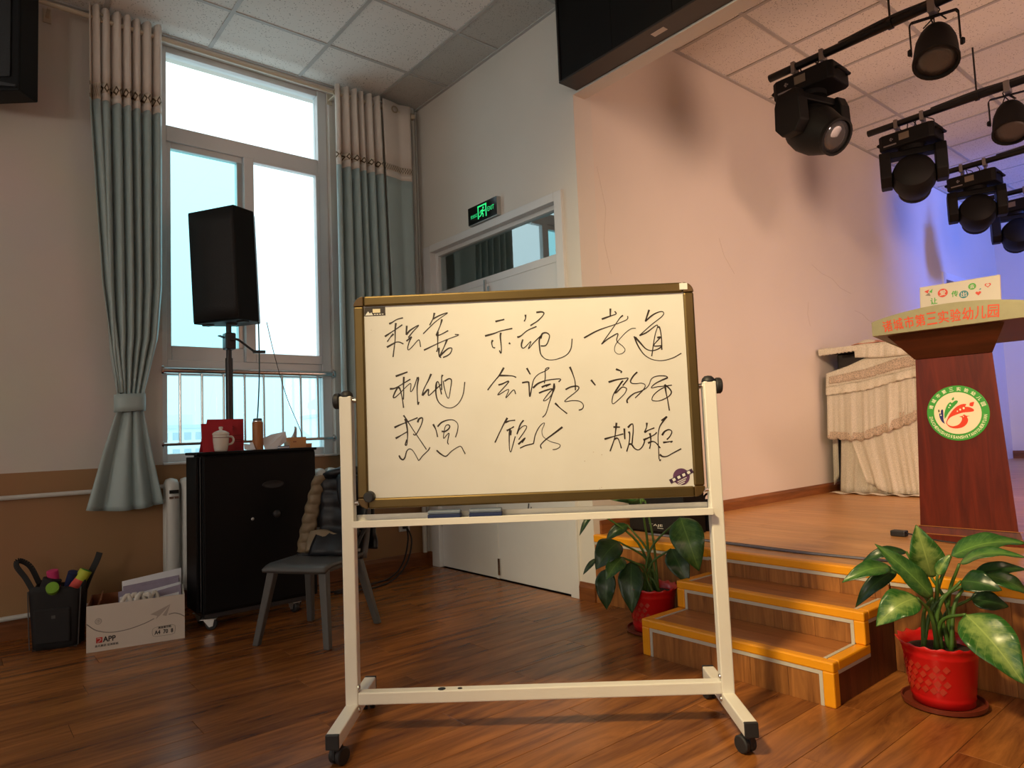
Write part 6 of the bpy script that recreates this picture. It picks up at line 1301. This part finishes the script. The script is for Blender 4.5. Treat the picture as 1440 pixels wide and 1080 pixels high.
def pot(plant, r=0.128, h=0.212, rb=0.092, fluted=True):
    n = 48; prof = [(0, 0.012, 0), (rb, 0.012, 0), (rb * 1.01, 0.03, 0), (rb * 1.04, 0.034, 0), (rb * 1.02, 0.04, 0), (rb * 1.05, 0.047, 0), (r * 0.86, h * 0.80, 0), (r * 0.88, h * 0.82, 0), (r * 0.87, h * 0.84, 0), (r * 0.92, h * 0.93, 0.2), (r, h, 1.0), (r * 0.96, h * 1.0, 1.0), (r * 0.82, h * 0.9, 0), (r * 0.80, h * 0.84, 0)]
    vs = []; fs = []
    for (rr_, z, fl) in prof:
        for j in range(n):
            a = 2 * PI * j / n; q = rr_ * (1 + 0.035 * fl * math.cos(16 * a)); vs.append((q * math.cos(a), q * math.sin(a), z + 0.005 * fl * math.cos(16 * a)))
    k = len(prof)
    fs = [(i * n + j, i * n + (j + 1) % n, (i + 1) * n + (j + 1) % n, (i + 1) * n + j) for i in range(k - 1) for j in range(n)]
    po = MB().add(vs, fs).build('pot', M['pot'], plant, True)
    MB().lathe([(0, h * 0.86), (r * 0.5, h * 0.87), (r * 0.80, h * 0.85)], 24).build('soil', M['soil'], plant, True)
    sa = MB().lathe([(0, 0.0), (r * 0.90, 0.0), (r * 0.97, 0.006), (r * 0.99, 0.02), (r * 0.95, 0.02), (r * 0.92, 0.010), (0, 0.008)], 36).build('saucer', M['saucer'], plant, 'auto')
    for row in range(4):
        for j in range(-4, 4):
            a = math.radians(-115) + j * 0.26 + (row % 2) * 0.13; z = h * (0.33 + 0.115 * row); q = rb * 1.05 + (r * 0.86 - rb * 1.05) * (z - 0.047) / (h * 0.80 - 0.047) + 0.0012
            MB().box(-0.008, 0.008, -0.0006, 0.0006, -0.009, 0.009, T(q * math.cos(a), q * math.sin(a), z) @ R(a + PI / 2, 'Z') @ R(PI / 4, 'Y')).build('printed_lozenge', M['pot_print'], po)
pr = thing('potted_plant', 'bright potted plant with pale green leaves in a red pot by the steps', 'plant', (-0.928, 2.605, 0), group='potted plants by the stage')
pot(pr)
RL = [((-0.939, 2.617, 0.415), (-0.950, 2.549, 0.601), 0.117, 'leaf_pale', 0.10), ((-0.914, 2.541, 0.366), (-1.032, 2.414, 0.547), 0.077, 'leaf_mid', 0.08), ((-1.035, 2.530, 0.451), (-1.139, 2.386, 0.409), 0.066, 'leaf_mid', 0.18), ((-1.023, 2.640, 0.490), (-1.151, 2.542, 0.432), 0.043, 'leaf_dark', 0.3), ((-1.038, 2.582, 0.432), (-1.147, 2.490, 0.304), 0.057, 'leaf_dark', 0.2), ((-0.941, 2.489, 0.369), (-1.030, 2.372, 0.284), 0.109, 'leaf_pale', 0.25),
      ((-0.881, 2.637, 0.491), (-0.694, 2.746, 0.538), 0.095, 'leaf_mid', 0.14), ((-0.847, 2.607, 0.474), (-0.668, 2.628, 0.512), 0.057, 'leaf_mid', 0.18), ((-0.835, 2.707, 0.429), (-0.709, 2.780, 0.446), 0.052, 'leaf_dark', 0.15), ((-0.843, 2.598, 0.420), (-0.727, 2.586, 0.409), 0.086, 'leaf_dark', 0.15), ((-0.799, 2.688, 0.430), (-0.701, 2.754, 0.370), 0.057, 'leaf_mid', 0.2), ((-0.817, 2.533, 0.329), (-0.663, 2.481, 0.163), 0.150, 'leaf_pale', 0.16), ((-0.861, 2.729, 0.335), (-0.770, 2.790, 0.312), 0.074, 'leaf_dark', 0.1), ((-0.906, 2.576, 0.436), (-0.867, 2.589, 0.505), 0.037, 'leaf_pale', 0.1)]
rr = random.Random(2)
for k, (b_, t_, w_, m_, a_) in enumerate(RL):
    leaf(pr, b_, t_, w_, M[m_], a_, face=(0.25, -0.75, 0.6) if k not in (6, 7) else (0.1, -0.5, 0.85)); stalk(pr, (-0.928 + rr.uniform(-0.04, 0.04), 2.60 + rr.uniform(-0.04, 0.04), 0.18), b_, 0.0065)
pl_ = thing('potted_plant', 'darker potted plant in a red pot behind the whiteboard stand', 'plant', (-2.165, 2.61, 0), group='potted plants by the stage')
pot(pl_)
LL = [((-2.008, 2.658, 0.539), (-1.907, 2.638, 0.309), 0.161, 'leaf_mid', 0.22), ((-2.065, 2.649, 0.390), (-1.970, 2.638, 0.240), 0.112, 'leaf_dark', 0.12), ((-2.252, 2.491, 0.426), (-2.291, 2.366, 0.309), 0.133, 'leaf_dark', 0.2), ((-2.206, 2.464, 0.361), (-2.216, 2.351, 0.272), 0.091, 'leaf_mid', 0.15), ((-2.335, 2.486, 0.288), (-2.321, 2.458, 0.102), 0.105, 'leaf_dark', 0.1), ((-2.202, 2.519, 0.333), (-2.170, 2.468, 0.109), 0.123, 'leaf_dark', 0.1), ((-2.194, 2.632, 0.612), (-2.317, 2.501, 0.625), 0.056, 'leaf_mid', 0.1), ((-2.369, 2.457, 0.578), (-2.394, 2.371, 0.458), 0.032, 'leaf_dark', 0.1), ((-2.407, 2.490, 0.327), (-2.444, 2.433, 0.255), 0.028, 'leaf_dark', 0.1), ((-2.270, 2.580, 0.495), (-2.332, 2.488, 0.425), 0.063, 'leaf_dark', 0.15), ((-2.166, 2.563, 0.633), (-2.248, 2.455, 0.673), 0.070, 'leaf_mid', 0.1)]
for k, (b_, t_, w_, m_, a_) in enumerate(LL):
    leaf(pl_, b_, t_, w_, M[m_], a_, face=(0.45, -0.75, 0.45)); stalk(pl_, (-2.165 + rr.uniform(-0.04, 0.04), 2.61 + rr.uniform(-0.04, 0.04), 0.18), b_, 0.006)
